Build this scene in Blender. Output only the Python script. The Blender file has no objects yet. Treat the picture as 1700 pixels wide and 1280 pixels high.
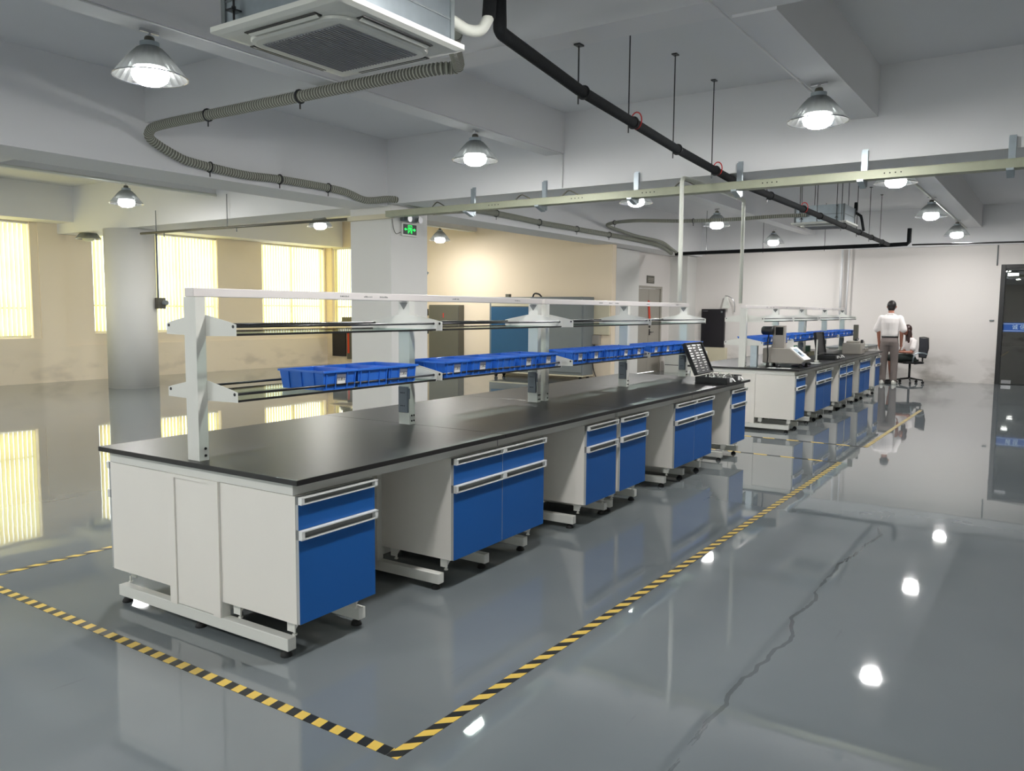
import bpy, bmesh, math, random
from mathutils import Vector, Matrix
random.seed(7)
S = bpy.context.scene
COL = S.collection
PI = math.pi

# ------------------------------------------------------------------ camera, world, exposure
F_PX, YAW, PITCH, ROLL = 1347.185, 0.595406809, 0.0922061336, -0.00766994823
CAM = Vector((0, 0, 1.6))
fw = Vector((math.cos(YAW)*math.cos(PITCH), math.sin(YAW)*math.cos(PITCH), -math.sin(PITCH)))
rt = Vector((math.sin(YAW), -math.cos(YAW), 0))
dn = fw.cross(rt)
cr, sr = math.cos(ROLL), math.sin(ROLL)
r2 = cr*rt + sr*dn
d2 = -sr*rt + cr*dn
cd = bpy.data.cameras.new('camera')
cam = bpy.data.objects.new('camera', cd)
COL.objects.link(cam)
cam.matrix_world = Matrix(((r2.x, -d2.x, -fw.x, CAM.x), (r2.y, -d2.y, -fw.y, CAM.y), (r2.z, -d2.z, -fw.z, CAM.z), (0, 0, 0, 1)))
cd.sensor_width = 36.0
cd.lens = F_PX*36.0/1700.0
cd.clip_start = 0.05
cd.clip_end = 200
S.camera = cam

W = bpy.data.worlds.new('sky'); S.world = W
W.use_nodes = True
bg = W.node_tree.nodes['Background']
bg.inputs[0].default_value = (1.0, 1.0, 1.0, 1)
SKY = 3.7
bg.inputs[1].default_value = SKY
BULB = 220.0
S.view_settings.view_transform = 'Standard'
S.view_settings.look = 'None'
S.view_settings.gamma = 1.0
S.view_settings.use_curve_mapping = False
S.view_settings.exposure = 0.36
S.cycles.max_bounces = 10
S.cycles.diffuse_bounces = 5
S.cycles.glossy_bounces = 5
S.cycles.transmission_bounces = 6
S.cycles.transparent_max_bounces = 12
S.cycles.sample_clamp_indirect = 4.0
S.cycles.use_denoising = True
S.cycles.denoising_input_passes = 'RGB_ALBEDO_NORMAL'

# ------------------------------------------------------------------ materials
def lin(c):
    return tuple((x/12.92 if x <= 0.04045 else ((x+0.055)/1.055)**2.4) for x in c)
def rgb(r, g, b):
    return lin((r/255, g/255, b/255)) + (1,)
def mat(name, color, rough=0.5, metal=0.0, coat=0.0, spec=0.5, noise=0.0, nscale=8.0, bump=0.0, bscale=60.0, coat_rough=0.05):
    m = bpy.data.materials.new(name); m.use_nodes = True
    nt = m.node_tree; b = nt.nodes['Principled BSDF']
    b.inputs['Roughness'].default_value = rough
    b.inputs['Metallic'].default_value = metal
    b.inputs['Coat Weight'].default_value = coat
    b.inputs['Coat Roughness'].default_value = coat_rough
    b.inputs['Specular IOR Level'].default_value = spec
    tc = nt.nodes.new('ShaderNodeTexCoord')
    nz = nt.nodes.new('ShaderNodeTexNoise'); nz.inputs['Scale'].default_value = nscale; nz.inputs['Detail'].default_value = 4
    nt.links.new(tc.outputs['Object'], nz.inputs['Vector'])
    mx = nt.nodes.new('ShaderNodeMixRGB'); mx.blend_type = 'MULTIPLY'
    mx.inputs[0].default_value = noise
    mx.inputs[1].default_value = color
    nt.links.new(nz.outputs['Fac'], mx.inputs[2])
    # keep the mean: brighten to offset the multiply
    if noise > 0:
        k = 1.0/(1-noise*0.5)
        mx.inputs[1].default_value = (min(1, color[0]*k), min(1, color[1]*k), min(1, color[2]*k), 1)
    nt.links.new(mx.outputs[0], b.inputs['Base Color'])
    if bump > 0:
        n2 = nt.nodes.new('ShaderNodeTexNoise'); n2.inputs['Scale'].default_value = bscale
        nt.links.new(tc.outputs['Object'], n2.inputs['Vector'])
        bp = nt.nodes.new('ShaderNodeBump'); bp.inputs['Strength'].default_value = bump; bp.inputs['Distance'].default_value = 0.01
        nt.links.new(n2.outputs['Fac'], bp.inputs['Height'])
        nt.links.new(bp.outputs[0], b.inputs['Normal'])
    return m

def mat_emit(name, color, strength):
    m = bpy.data.materials.new(name); m.use_nodes = True
    nt = m.node_tree; nt.nodes.clear()
    e = nt.nodes.new('ShaderNodeEmission'); e.inputs[0].default_value = color; e.inputs[1].default_value = strength
    o = nt.nodes.new('ShaderNodeOutputMaterial'); nt.links.new(e.outputs[0], o.inputs[0])
    return m

def mat_mix(name, parts):
    """parts: list of (kind, color, rough, weight)"""
    m = bpy.data.materials.new(name); m.use_nodes = True
    nt = m.node_tree; nt.nodes.clear()
    o = nt.nodes.new('ShaderNodeOutputMaterial')
    cur = None; acc = 0
    for kind, color, rough, w in parts:
        n = nt.nodes.new({'diff': 'ShaderNodeBsdfDiffuse', 'trans': 'ShaderNodeBsdfTransparent', 'tl': 'ShaderNodeBsdfTranslucent', 'gl': 'ShaderNodeBsdfAnisotropic'}[kind])
        n.inputs['Color'].default_value = color
        if kind == 'gl': n.inputs['Roughness'].default_value = rough
        if cur is None: cur = n; acc = w
        else:
            mx = nt.nodes.new('ShaderNodeMixShader'); acc += w
            mx.inputs[0].default_value = w/acc
            nt.links.new(cur.outputs[0], mx.inputs[1]); nt.links.new(n.outputs[0], mx.inputs[2]); cur = mx
    nt.links.new(cur.outputs[0], o.inputs[0])
    return m

M = {}
M['white_steel'] = mat('white_powder_steel', rgb(222, 222, 216), 0.42, spec=0.4, noise=.04)
M['panel_white'] = mat('white_laminate_panel', rgb(236, 232, 225), 0.45, spec=0.35, noise=.05, nscale=3)
M['rail_white'] = mat('white_rail', rgb(228, 222, 220), 0.4, noise=.03)
M['blue'] = mat('blue_laminate', rgb(26, 90, 163), 0.5, spec=0.25, noise=.05, nscale=3)
M['black_top'] = mat('black_phenolic_top', rgb(32, 31, 31), 0.37, spec=0.45, noise=.15, nscale=5)
M['black'] = mat('black_plastic', rgb(22, 23, 24), 0.45, noise=.1)
M['rubber'] = mat('black_rubber', rgb(26, 26, 27), 0.7, noise=.1)
M['alu'] = mat('brushed_aluminium', rgb(235, 236, 234), 0.35, metal=.15, noise=.06, nscale=30)
M['alu_dark'] = mat('grey_recess', rgb(128, 130, 130), 0.5, metal=.3, noise=.1)
M['chrome'] = mat('chrome', rgb(215, 215, 218), 0.18, metal=1)
M['darkrod'] = mat('dark_steel_rod', rgb(70, 70, 72), 0.3, metal=.8)
M['greybox'] = mat('grey_socket_box', rgb(104, 110, 120), 0.5, noise=.08)
M['galv'] = mat('galvanised_steel', rgb(168, 178, 184), 0.38, metal=.75, noise=.25, nscale=14)
M['crate'] = mat('blue_crate_plastic', rgb(52, 116, 218), 0.3, spec=0.5, noise=.08, nscale=10)
M['paper'] = mat('white_paper', rgb(238, 238, 236), 0.8)
M['ink'] = mat('black_ink', rgb(15, 15, 18), 0.8)
M['greylabel'] = mat('grey_pocket_shade', rgb(120, 124, 140), 0.6)  # pocket grey, also the painted shadow over the label top
M['edge'] = mat('grey_edge_band', rgb(176, 178, 178), 0.5)
M['foam'] = mat('pipe_insulation', rgb(34, 36, 38), 0.85, spec=0.2, noise=.15, nscale=20, bump=.3)
M['pvc'] = mat('white_pvc', rgb(226, 228, 218), 0.4, noise=.03)
M['flex'] = mat('grey_flexible_duct', rgb(186, 188, 174), 0.5, spec=.3, noise=.15, nscale=12)
M['flex_groove_shade'] = mat('duct_groove_shade', rgb(122, 122, 112), 0.7)  # darker tone paints the shade between the duct ribs
M['tray'] = mat('pale_galvanised_tray', rgb(158, 161, 140), 0.5, metal=.2, noise=.2, nscale=9)
M['ac_white'] = mat('ac_white_plastic', rgb(222, 223, 216), 0.45, noise=.04)
M['ac_grille'] = mat('ac_grey_grille', rgb(158, 160, 164), 0.6)
M['red'] = mat('red_plastic', rgb(200, 44, 40), 0.5)
M['rednote'] = mat('orange_red_banner', rgb(214, 66, 34), 0.6, noise=.1)
M['taupe'] = mat('taupe_door_paint', rgb(158, 153, 143), 0.5, noise=.05)
M['darkgrey'] = mat('dark_grey_paint', rgb(92, 90, 80), 0.5, noise=.08)
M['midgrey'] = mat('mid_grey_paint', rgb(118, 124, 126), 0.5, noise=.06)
M['petrol'] = mat('petrol_blue_paint', rgb(30, 86, 124), 0.5, noise=.08)
M['beige'] = mat('beige_paint', rgb(212, 204, 178), 0.5, noise=.06)
M['skin'] = mat('skin', rgb(168, 112, 92), 0.55, noise=.05)
M['hair'] = mat('black_hair', rgb(24, 20, 20), 0.5, noise=.2, nscale=40)
M['brownhair'] = mat('dark_brown_hair', rgb(52, 30, 26), 0.45, noise=.3, nscale=40)
M['shirt'] = mat('white_shirt', rgb(236, 230, 228), 0.8, noise=.05, nscale=12)
M['trouser'] = mat('taupe_trousers', rgb(124, 114, 110), 0.85, noise=.1, nscale=15)
M['belt'] = mat('black_belt', rgb(16, 16, 18), 0.4)
M['shoe'] = mat('pale_shoe', rgb(214, 214, 206), 0.6, noise=.1)
M['skirt'] = mat('dark_green_skirt', rgb(22, 32, 28), 0.85)
M['mesh'] = mat('grey_chair_mesh', rgb(58, 62, 72), 0.7, noise=.2, nscale=90)
M['machine'] = mat('warm_grey_machine', rgb(158, 152, 144), 0.45, noise=.06)
M['green'] = mat('green_box', rgb(22, 104, 76), 0.5)
M['olive'] = mat('beige_case', rgb(160, 150, 120), 0.5)
M['steelpart'] = mat('bright_tool_steel', rgb(220, 220, 215), 0.25, metal=.9)
M['violet'] = mat('dark_violet_cloth', rgb(44, 34, 48), 0.8)
M['bandblue'] = mat('blue_glass_film', rgb(24, 84, 168), 0.5)
M['bandwhite'] = mat('pale_blue_lettering', rgb(200, 225, 245), 0.5)
M['blackgloss'] = mat('black_gloss', rgb(24, 22, 30), 0.22, noise=.1)
M['frameblack'] = mat('black_door_frame', rgb(26, 26, 27), 0.35, noise=.1)
M['yellow'] = mat('yellow_tape', rgb(220, 190, 84), 0.5)
M['window_frame'] = mat('window_frame_white', rgb(220, 218, 208), 0.5)

WHITE = (1, 1, 1, 1)
M['shade'] = mat_mix('prismatic_lamp_shade', [('trans', rgb(205, 210, 210), 0, .12), ('gl', rgb(160, 163, 163), .3, .86), ('tl', rgb(150, 155, 155), 0, .02)])
M['shelfglass'] = mat_mix('shelf_glass', [('trans', rgb(226, 236, 232), 0, .86), ('gl', WHITE, .03, .14)])
M['pane'] = mat_mix('window_glass', [('trans', (.9, .94, .93, 1), 0, .93), ('gl', WHITE, .02, .07)])
M['darkglass'] = mat_mix('tinted_door_glass', [('trans', rgb(140, 152, 140), 0, .82), ('gl', WHITE, .01, .18)])
M['bulb'] = mat_emit('lamp_bulb_lit', (1, .985, .96, 1), BULB)
def down_biased(m):
    # the frosted lens of the lamp throws most of its light downwards
    nt = m.node_tree; e = [n for n in nt.nodes if n.type == 'EMISSION'][0]
    g = nt.nodes.new('ShaderNodeNewGeometry'); sx = nt.nodes.new('ShaderNodeSeparateXYZ'); mr = nt.nodes.new('ShaderNodeMapRange')
    mr.inputs[1].default_value = -0.4; mr.inputs[2].default_value = -0.95; mr.inputs[3].default_value = BULB*.32; mr.inputs[4].default_value = BULB*2.1
    nt.links.new(g.outputs['Normal'], sx.inputs[0]); nt.links.new(sx.outputs[2], mr.inputs[0]); nt.links.new(mr.outputs[0], e.inputs[1])
down_biased(M['bulb'])
M['bulb_neck'] = mat('lamp_bulb_neck', rgb(215, 215, 210), .5)
M['bulb_off'] = mat('lamp_bulb_unlit', rgb(225, 225, 200), .3)
M['exit_green'] = mat_emit('exit_sign_green', (.03, .85, .12, 1), 1.6)
M['screen'] = mat_emit('lit_touch_screen', (.55, .66, .75, 1), .75)

def mat_blind():
    m = bpy.data.materials.new('cream_blind_fabric'); m.use_nodes = True
    nt = m.node_tree; nt.nodes.clear()
    o = nt.nodes.new('ShaderNodeOutputMaterial')
    tl = nt.nodes.new('ShaderNodeBsdfTranslucent'); df = nt.nodes.new('ShaderNodeBsdfDiffuse')
    df.inputs[0].default_value = rgb(232, 222, 180)
    tc = nt.nodes.new('ShaderNodeTexCoord'); nz = nt.nodes.new('ShaderNodeTexNoise'); nz.inputs['Scale'].default_value = 1.3
    rp = nt.nodes.new('ShaderNodeValToRGB')
    rp.color_ramp.elements[0].color = rgb(250, 228, 150); rp.color_ramp.elements[1].color = rgb(255, 242, 172)
    rp.color_ramp.elements[0].position = .3; rp.color_ramp.elements[1].position = .6
    nt.links.new(tc.outputs['Object'], nz.inputs['Vector']); nt.links.new(nz.outputs['Fac'], rp.inputs[0])
    nt.links.new(rp.outputs[0], tl.inputs[0])
    mx = nt.nodes.new('ShaderNodeMixShader'); mx.inputs[0].default_value = .35
    nt.links.new(tl.outputs[0], mx.inputs[1]); nt.links.new(df.outputs[0], mx.inputs[2]); nt.links.new(mx.outputs[0], o.inputs[0])
    return m
M['blind'] = mat_blind()

def mat_floor():
    m = bpy.data.materials.new('grey_epoxy_floor'); m.use_nodes = True
    nt = m.node_tree; b = nt.nodes['Principled BSDF']; L = nt.links.new
    tc = nt.nodes.new('ShaderNodeTexCoord')
    n1 = nt.nodes.new('ShaderNodeTexNoise'); n1.inputs['Scale'].default_value = .35; n1.inputs['Detail'].default_value = 5
    L(tc.outputs['Object'], n1.inputs['Vector'])
    rp = nt.nodes.new('ShaderNodeValToRGB'); rp.color_ramp.elements[0].position = .35; rp.color_ramp.elements[1].position = .7
    rp.color_ramp.elements[0].color = rgb(104, 111, 115); rp.color_ramp.elements[1].color = rgb(119, 125, 127)
    L(n1.outputs['Fac'], rp.inputs[0])
    # scuffed traffic streaks (wear), elongated along the aisle
    mp = nt.nodes.new('ShaderNodeMapping'); mp.inputs['Scale'].default_value = (.5, 5, 1)
    L(tc.outputs['Object'], mp.inputs[0])
    n2 = nt.nodes.new('ShaderNodeTexNoise'); n2.inputs['Scale'].default_value = 2; n2.inputs['Detail'].default_value = 8; n2.inputs['Roughness'].default_value = .7
    L(mp.outputs[0], n2.inputs['Vector'])
    r3 = nt.nodes.new('ShaderNodeValToRGB'); r3.color_ramp.elements[0].position = .28; r3.color_ramp.elements[1].position = .36
    r3.color_ramp.elements[0].color = (.8, .8, .8, 1); r3.color_ramp.elements[1].color = (1, 1, 1, 1)
    L(n2.outputs['Fac'], r3.inputs[0])
    mx = nt.nodes.new('ShaderNodeMixRGB'); mx.blend_type = 'MULTIPLY'; mx.inputs[0].default_value = .6
    L(rp.outputs[0], mx.inputs[1]); L(r3.outputs[0], mx.inputs[2])
    # a long wandering scuff mark down the aisle
    sp = nt.nodes.new('ShaderNodeSeparateXYZ'); L(tc.outputs['Object'], sp.inputs[0])
    n5 = nt.nodes.new('ShaderNodeTexNoise'); n5.noise_dimensions = '1D'; n5.inputs['Scale'].default_value = .9; n5.inputs['Detail'].default_value = 5
    L(sp.outputs[0], n5.inputs['W'])
    def mth(op, a, b_=None, c=None):
        n = nt.nodes.new('ShaderNodeMath'); n.operation = op
        for k_, v in enumerate((a, b_, c)):
            if v is None: continue
            if isinstance(v, (int, float)): n.inputs[k_].default_value = v
            else: L(v, n.inputs[k_])
        return n.outputs[0]
    line = mth('MULTIPLY_ADD', n5.outputs['Fac'], .35, .90)
    dist = mth('ABSOLUTE', mth('SUBTRACT', sp.outputs[1], line))
    brk = mth('MULTIPLY', mth('GREATER_THAN', n2.outputs['Fac'], .47), .010)
    inr = mth('MULTIPLY', mth('GREATER_THAN', sp.outputs[0], 2.3), mth('LESS_THAN', sp.outputs[0], 7.3))
    sc = mth('MULTIPLY', mth('LESS_THAN', dist, brk), inr)
    mz = nt.nodes.new('ShaderNodeMixRGB'); mz.inputs[2].default_value = rgb(66, 70, 72); L(mth('MULTIPLY', sc, .5), mz.inputs[0]); L(mx.outputs[0], mz.inputs[1])
    L(mz.outputs[0], b.inputs['Base Color'])
    rr = nt.nodes.new('ShaderNodeMapRange'); rr.inputs[3].default_value = .02; rr.inputs[4].default_value = .035
    L(n1.outputs['Fac'], rr.inputs[0]); L(rr.outputs[0], b.inputs['Roughness'])
    b.inputs['IOR'].default_value = 1.7
    b.inputs['Specular IOR Level'].default_value = .5
    n4 = nt.nodes.new('ShaderNodeTexNoise'); n4.inputs['Scale'].default_value = 2.2; n4.inputs['Detail'].default_value = 2
    L(tc.outputs['Object'], n4.inputs['Vector'])
    bp = nt.nodes.new('ShaderNodeBump'); bp.inputs['Strength'].default_value = .03; bp.inputs['Distance'].default_value = .02
    L(n4.outputs['Fac'], bp.inputs['Height']); L(bp.outputs[0], b.inputs['Normal'])
    return m
M['floor'] = mat_floor()

def mat_wall(name, col, dirt=.5):
    m = bpy.data.materials.new(name); m.use_nodes = True
    nt = m.node_tree; b = nt.nodes['Principled BSDF']; L = nt.links.new
    b.inputs['Roughness'].default_value = .75; b.inputs['Specular IOR Level'].default_value = .25
    tc = nt.nodes.new('ShaderNodeTexCoord')
    n1 = nt.nodes.new('ShaderNodeTexNoise'); n1.inputs['Scale'].default_value = 1.4; n1.inputs['Detail'].default_value = 7
    mp = nt.nodes.new('ShaderNodeMapping'); mp.inputs['Scale'].default_value = (1, 1, 2.2)
    L(tc.outputs['Object'], mp.inputs[0]); L(mp.outputs[0], n1.inputs['Vector'])
    rp = nt.nodes.new('ShaderNodeValToRGB'); rp.color_ramp.elements[0].position = .50; rp.color_ramp.elements[1].position = .68
    rp.color_ramp.elements[0].color = (0, 0, 0, 1); rp.color_ramp.elements[1].color = (1, 1, 1, 1)
    L(n1.outputs['Fac'], rp.inputs[0])
    sp = nt.nodes.new('ShaderNodeSeparateXYZ'); L(tc.outputs['Object'], sp.inputs[0])
    mr = nt.nodes.new('ShaderNodeMapRange'); mr.inputs[1].default_value = .25; mr.inputs[2].default_value = .75; mr.inputs[3].default_value = 1; mr.inputs[4].default_value = 0
    L(sp.outputs[2], mr.inputs[0])
    mu = nt.nodes.new('ShaderNodeMath'); mu.operation = 'MULTIPLY'; L(mr.outputs[0], mu.inputs[0]); L(rp.outputs[0], mu.inputs[1])
    m2 = nt.nodes.new('ShaderNodeMath'); m2.operation = 'MULTIPLY'; m2.inputs[1].default_value = dirt; L(mu.outputs[0], m2.inputs[0])
    mx = nt.nodes.new('ShaderNodeMixRGB'); mx.inputs[1].default_value = col; mx.inputs[2].default_value = rgb(120, 112, 100)
    L(m2.outputs[0], mx.inputs[0]); L(mx.outputs[0], b.inputs['Base Color'])
    return m
M['wall'] = mat_wall('white_wall_paint', rgb(222, 217, 213), .6)
M['cream'] = mat_wall('cream_wall_paint', rgb(246, 233, 212), .25)
M['beigewall'] = mat_wall('beige_wall_paint', rgb(232, 216, 192), .2)
M['colpaint'] = mat('column_paint', rgb(220, 219, 215), .6, spec=.3, noise=.04, nscale=2)
M['ceil'] = mat('ceiling_paint', rgb(228, 229, 231), .8, spec=.2, noise=.06, nscale=.6)
M['beam'] = mat('beam_paint', rgb(232, 232, 233), .7, spec=.2, noise=.06, nscale=.8)

def mat_tape(name, skew, period):
    m = bpy.data.materials.new(name); m.use_nodes = True
    nt = m.node_tree; b = nt.nodes['Principled BSDF']; L = nt.links.new
    tc = nt.nodes.new('ShaderNodeTexCoord'); sp = nt.nodes.new('ShaderNodeSeparateXYZ'); L(tc.outputs['Object'], sp.inputs[0])
    a = nt.nodes.new('ShaderNodeMath'); a.operation = 'MULTIPLY'; a.inputs[1].default_value = skew; L(sp.outputs[1], a.inputs[0])
    s = nt.nodes.new('ShaderNodeMath'); s.operation = 'ADD'; L(sp.outputs[0], s.inputs[0]); L(a.outputs[0], s.inputs[1])
    d = nt.nodes.new('ShaderNodeMath'); d.operation = 'DIVIDE'; d.inputs[1].default_value = period; L(s.outputs[0], d.inputs[0])
    f = nt.nodes.new('ShaderNodeMath'); f.operation = 'FRACT'; L(d.outputs[0], f.inputs[0])
    g = nt.nodes.new('ShaderNodeMath'); g.operation = 'GREATER_THAN'; g.inputs[1].default_value = .5; L(f.outputs[0], g.inputs[0])
    mx = nt.nodes.new('ShaderNodeMixRGB'); mx.inputs[1].default_value = rgb(30, 32, 32); mx.inputs[2].default_value = rgb(214, 182, 84)
    L(g.outputs[0], mx.inputs[0]); L(mx.outputs[0], b.inputs['Base Color'])
    b.inputs['Roughness'].default_value = .4
    return m

# ------------------------------------------------------------------ mesh helpers
class MB:
    def __init__(self): self.bm = bmesh.new()
    def box(self, x0, x1, y0, y1, z0, z1):
        v = [self.bm.verts.new(p) for p in ((x0, y0, z0), (x1, y0, z0), (x1, y1, z0), (x0, y1, z0), (x0, y0, z1), (x1, y0, z1), (x1, y1, z1), (x0, y1, z1))]
        for f in ((0, 3, 2, 1), (4, 5, 6, 7), (0, 1, 5, 4), (1, 2, 6, 5), (2, 3, 7, 6), (3, 0, 4, 7)):
            self.bm.faces.new([v[i] for i in f])
        return self
    def obox(self, c, size, rz=0, ry=0, rx=0):
        mtx = Matrix.Translation(c) @ Matrix.Rotation(rz, 4, 'Z') @ Matrix.Rotation(ry, 4, 'Y') @ Matrix.Rotation(rx, 4, 'X')
        sx, sy, sz = size[0]/2, size[1]/2, size[2]/2
        n0 = len(self.bm.verts)
        self.box(-sx, sx, -sy, sy, -sz, sz)
        self.bm.verts.ensure_lookup_table()
        for v in self.bm.verts[n0:]: v.co = mtx @ v.co
        return self
    def prism(self, pts, vec):
        """closed polygon of 3D points extruded by vec"""
        a = [self.bm.verts.new(p) for p in pts]; vec = Vector(vec)
        b = [self.bm.verts.new(Vector(p)+vec) for p in pts]
        n = len(pts)
        self.bm.faces.new(a[::-1]); self.bm.faces.new(b)
        for i in range(n): self.bm.faces.new((a[i], a[(i+1) % n], b[(i+1) % n], b[i]))
        return self
    def ring_loft(self, rings, cap=True, closed=False):
        R = [[self.bm.verts.new(p) for p in r] for r in rings]
        n = len(R[0])
        for i in range(len(R)-1):
            for j in range(n): self.bm.faces.new((R[i][j], R[i][(j+1) % n], R[i+1][(j+1) % n], R[i+1][j]))
        if cap:
            self.bm.faces.new(R[0][::-1]); self.bm.faces.new(R[-1])
        return self
    def tube(self, pts, r, seg=10, rf=None, cap=True):
        pts = [Vector(p) for p in pts]; rings = []
        up = None
        for i, p in enumerate(pts):
            t = (pts[min(i+1, len(pts)-1)]-pts[max(i-1, 0)])
            if t.length < 1e-9: t = Vector((0, 0, 1))
            t.normalize()
            if up is None:
                up = Vector((0, 0, 1)) if abs(t.z) < .9 else Vector((1, 0, 0))
            s = t.cross(up)
            if s.length < 1e-6: s = t.cross(Vector((0, 1, 0)))
            s.normalize(); up = s.cross(t).normalized()
            rr = r if rf is None else rf(i)
            rings.append([p + rr*(math.cos(2*PI*k/seg)*s + math.sin(2*PI*k/seg)*up) for k in range(seg)])
        return self.ring_loft(rings, cap)
    def cyl(self, a, b, r, seg=12, r2=None):
        return self.tube([a, b], r, seg, (lambda i: r if i == 0 else (r if r2 is None else r2)))
    def lathe(self, prof, c=(0, 0, 0), seg=20, cap=True):
        c = Vector(c)
        return self.ring_loft([[c+Vector((max(r, 1e-4)*math.cos(2*PI*k/seg), max(r, 1e-4)*math.sin(2*PI*k/seg), z)) for k in range(seg)] for r, z in prof], cap)
    def capsule(self, a, b, ra, rb, seg=12):
        a = Vector(a); b = Vector(b); d = (b-a); L = max(d.length, 1e-5); t = d/L
        pts = []; rs = []
        for k in range(5):
            an = PI/2*(1-k/4); pts.append(a-t*ra*math.sin(an)); rs.append(max(ra*math.cos(an), ra*.05))
        for k in range(1, 5):
            an = PI/2*(k/4); pts.append(b+t*rb*math.sin(an)); rs.append(max(rb*math.cos(an), rb*.05))
        pts.insert(5, b); rs.insert(5, rb)
        return self.tube(pts, 1, seg, lambda i: rs[i])
    def ellipsoid(self, c, rx, ry, rz, seg=16, n=9):
        c = Vector(c); rings = []
        for i in range(n+1):
            a = -PI/2+PI*i/n; k = max(math.cos(a), .02)
            rings.append([c+Vector((rx*k*math.cos(2*PI*j/seg), ry*k*math.sin(2*PI*j/seg), rz*math.sin(a))) for j in range(seg)])
        return self.ring_loft(rings)
    def loft_ell(self, secs, seg=20):
        """secs: (x,y,z,rx,ry) horizontal ellipses"""
        return self.ring_loft([[Vector((x+rx*math.cos(2*PI*j/seg), y+ry*math.sin(2*PI*j/seg), z)) for j in range(seg)] for x, y, z, rx, ry in secs])
    def mesh(self, name):
        bmesh.ops.recalc_face_normals(self.bm, faces=self.bm.faces)
        me = bpy.data.meshes.new(name); self.bm.to_mesh(me); self.bm.free(); return me

def spline(pts, n=8):
    pts = [Vector(p) for p in pts]; out = []
    P = [pts[0]*2-pts[1]]+pts+[pts[-1]*2-pts[-2]]
    for i in range(1, len(P)-2):
        for k in range(n):
            t = k/n; a, b, c, d = P[i-1], P[i], P[i+1], P[i+2]
            out.append(.5*((2*b)+(-a+c)*t+(2*a-5*b+4*c-d)*t*t+(-a+3*b-3*c+d)*t**3))
    out.append(pts[-1]); return out
def resample(pts, step):
    out = [pts[0]]; acc = 0
    for a, b in zip(pts, pts[1:]):
        L = (b-a).length
        if L < 1e-9: continue
        t = step-acc
        while t <= L: out.append(a.lerp(b, t/L)); t += step
        acc = (acc+L) % step
    return out

def obj(name, mb, material, parent=None, smooth=False, bevel=0.0, loc=None):
    me = mb.mesh(name) if isinstance(mb, MB) else mb
    if material is not None: me.materials.append(material)
    if smooth:
        for p in me.polygons: p.use_smooth = True
    o = bpy.data.objects.new(name, me); COL.objects.link(o)
    if parent is not None: o.parent = parent
    if loc is not None: o.location = loc
    if bevel > 0:
        b = o.modifiers.new('bevel', 'BEVEL'); b.width = bevel; b.segments = 2; b.limit_method = 'ANGLE'; b.angle_limit = math.radians(50)
    return o
def tag(o, label, cat, group=None):
    o['label'] = label; o['category'] = cat
    if group: o['group'] = group
    return o
def thing(name, label, cat, loc=(0, 0, 0), rz=0, group=None):
    o = bpy.data.objects.new(name, None); COL.objects.link(o); o.empty_display_size = .1
    o.location = loc; o.rotation_euler = (0, 0, rz)
    return tag(o, label, cat, group)
def struct(name, mb, m, bevel=0.0, smooth=False):
    o = obj(name, mb, m, None, smooth, bevel); o['kind'] = 'structure'; return o
def copy_tree(o, parent=None):
    c = o.copy(); COL.objects.link(c)
    if parent is not None: c.parent = parent
    for ch in list(o.children): copy_tree(ch, c)
    return c
def dup(root, loc, rz, label, group=None):
    r = copy_tree(root); r.location = loc; r.rotation_euler = (0, 0, rz); r['label'] = label
    if group: r['group'] = group
    return r
def text_mesh(s, size, depth=.0004):
    cu = bpy.data.curves.new('t', 'FONT'); cu.body = s; cu.size = size; cu.align_x = 'CENTER'; cu.align_y = 'CENTER'; cu.extrude = depth
    o = bpy.data.objects.new('t', cu); COL.objects.link(o)
    dg = bpy.context.evaluated_depsgraph_get(); dg.update()
    me = bpy.data.meshes.new_from_object(o.evaluated_get(dg))
    bpy.data.objects.remove(o); bpy.data.curves.remove(cu)
    return me
ORD = ['first', 'second', 'third', 'fourth', 'fifth', 'sixth', 'seventh', 'eighth', 'ninth', 'tenth']

# ------------------------------------------------------------------ room shell
SLAB = 4.07
X0, X1, Y0, Y1 = -7.0, 21.6, -6.0, 17.8
XR = 16.6      # return wall left
YD = 9.0       # wall with the double door
struct('floor', MB().box(X0-.2, X1+5.0, Y0-.2, Y1+.3, -.2, 0), M['floor'])
struct('ceiling', MB().box(X0-.2, X1+.2, Y0-.2, Y1+.2, SLAB, SLAB+.2), M['ceil'])
# window wall, with three openings
wins = [(4.9, 8.45, .95), (9.75, 12.96, 1.02), (14.33, 16.55, 1.06)]
WT = 3.35
w = MB()
edges = [X0-.2]
for a, b, s in wins: edges += [a, b]
edges.append(XR+.2)
for i in range(0, len(edges), 2): w.box(edges[i], edges[i+1], Y1, Y1+.25, 0, SLAB)
for a, b, s in wins:
    w.box(a, b, Y1, Y1+.25, 0, s); w.box(a, b, Y1, Y1+.25, WT, SLAB)
struct('wall_left', w, M['cream'])
w = MB().box(X0, 9.12, Y1-.035, Y1-.001, 0, .94).box(X0, 4.8, Y1-.035, Y1-.001, .94, 3.35).box(8.6, 9.12, Y1-.035, Y1-.001, .94, 3.35)
w.box(9.12, XR, Y1-.035, Y1-.001, 0, .78)
struct('trim_1', w, M['cream'])
# return wall with a window at its far left end
struct('wall_return', MB().box(XR, XR+.2, YD-.47, 15.3, 0, SLAB).box(XR, XR+.2, 17.55, Y1, 0, SLAB).box(XR, XR+.2, 15.3, 17.55, 0, 1.05).box(XR, XR+.2, 15.3, 17.55, WT, SLAB), M['beigewall'])
# wall with the double door
struct('wall_door_side', MB().box(XR+.201, 18.92, YD, YD+.2, 0, SLAB).box(20.47, X1+.2, YD, YD+.2, 0, SLAB).box(18.92, 20.47, YD, YD+.2, 2.26, SLAB), M['wall'])
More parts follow.
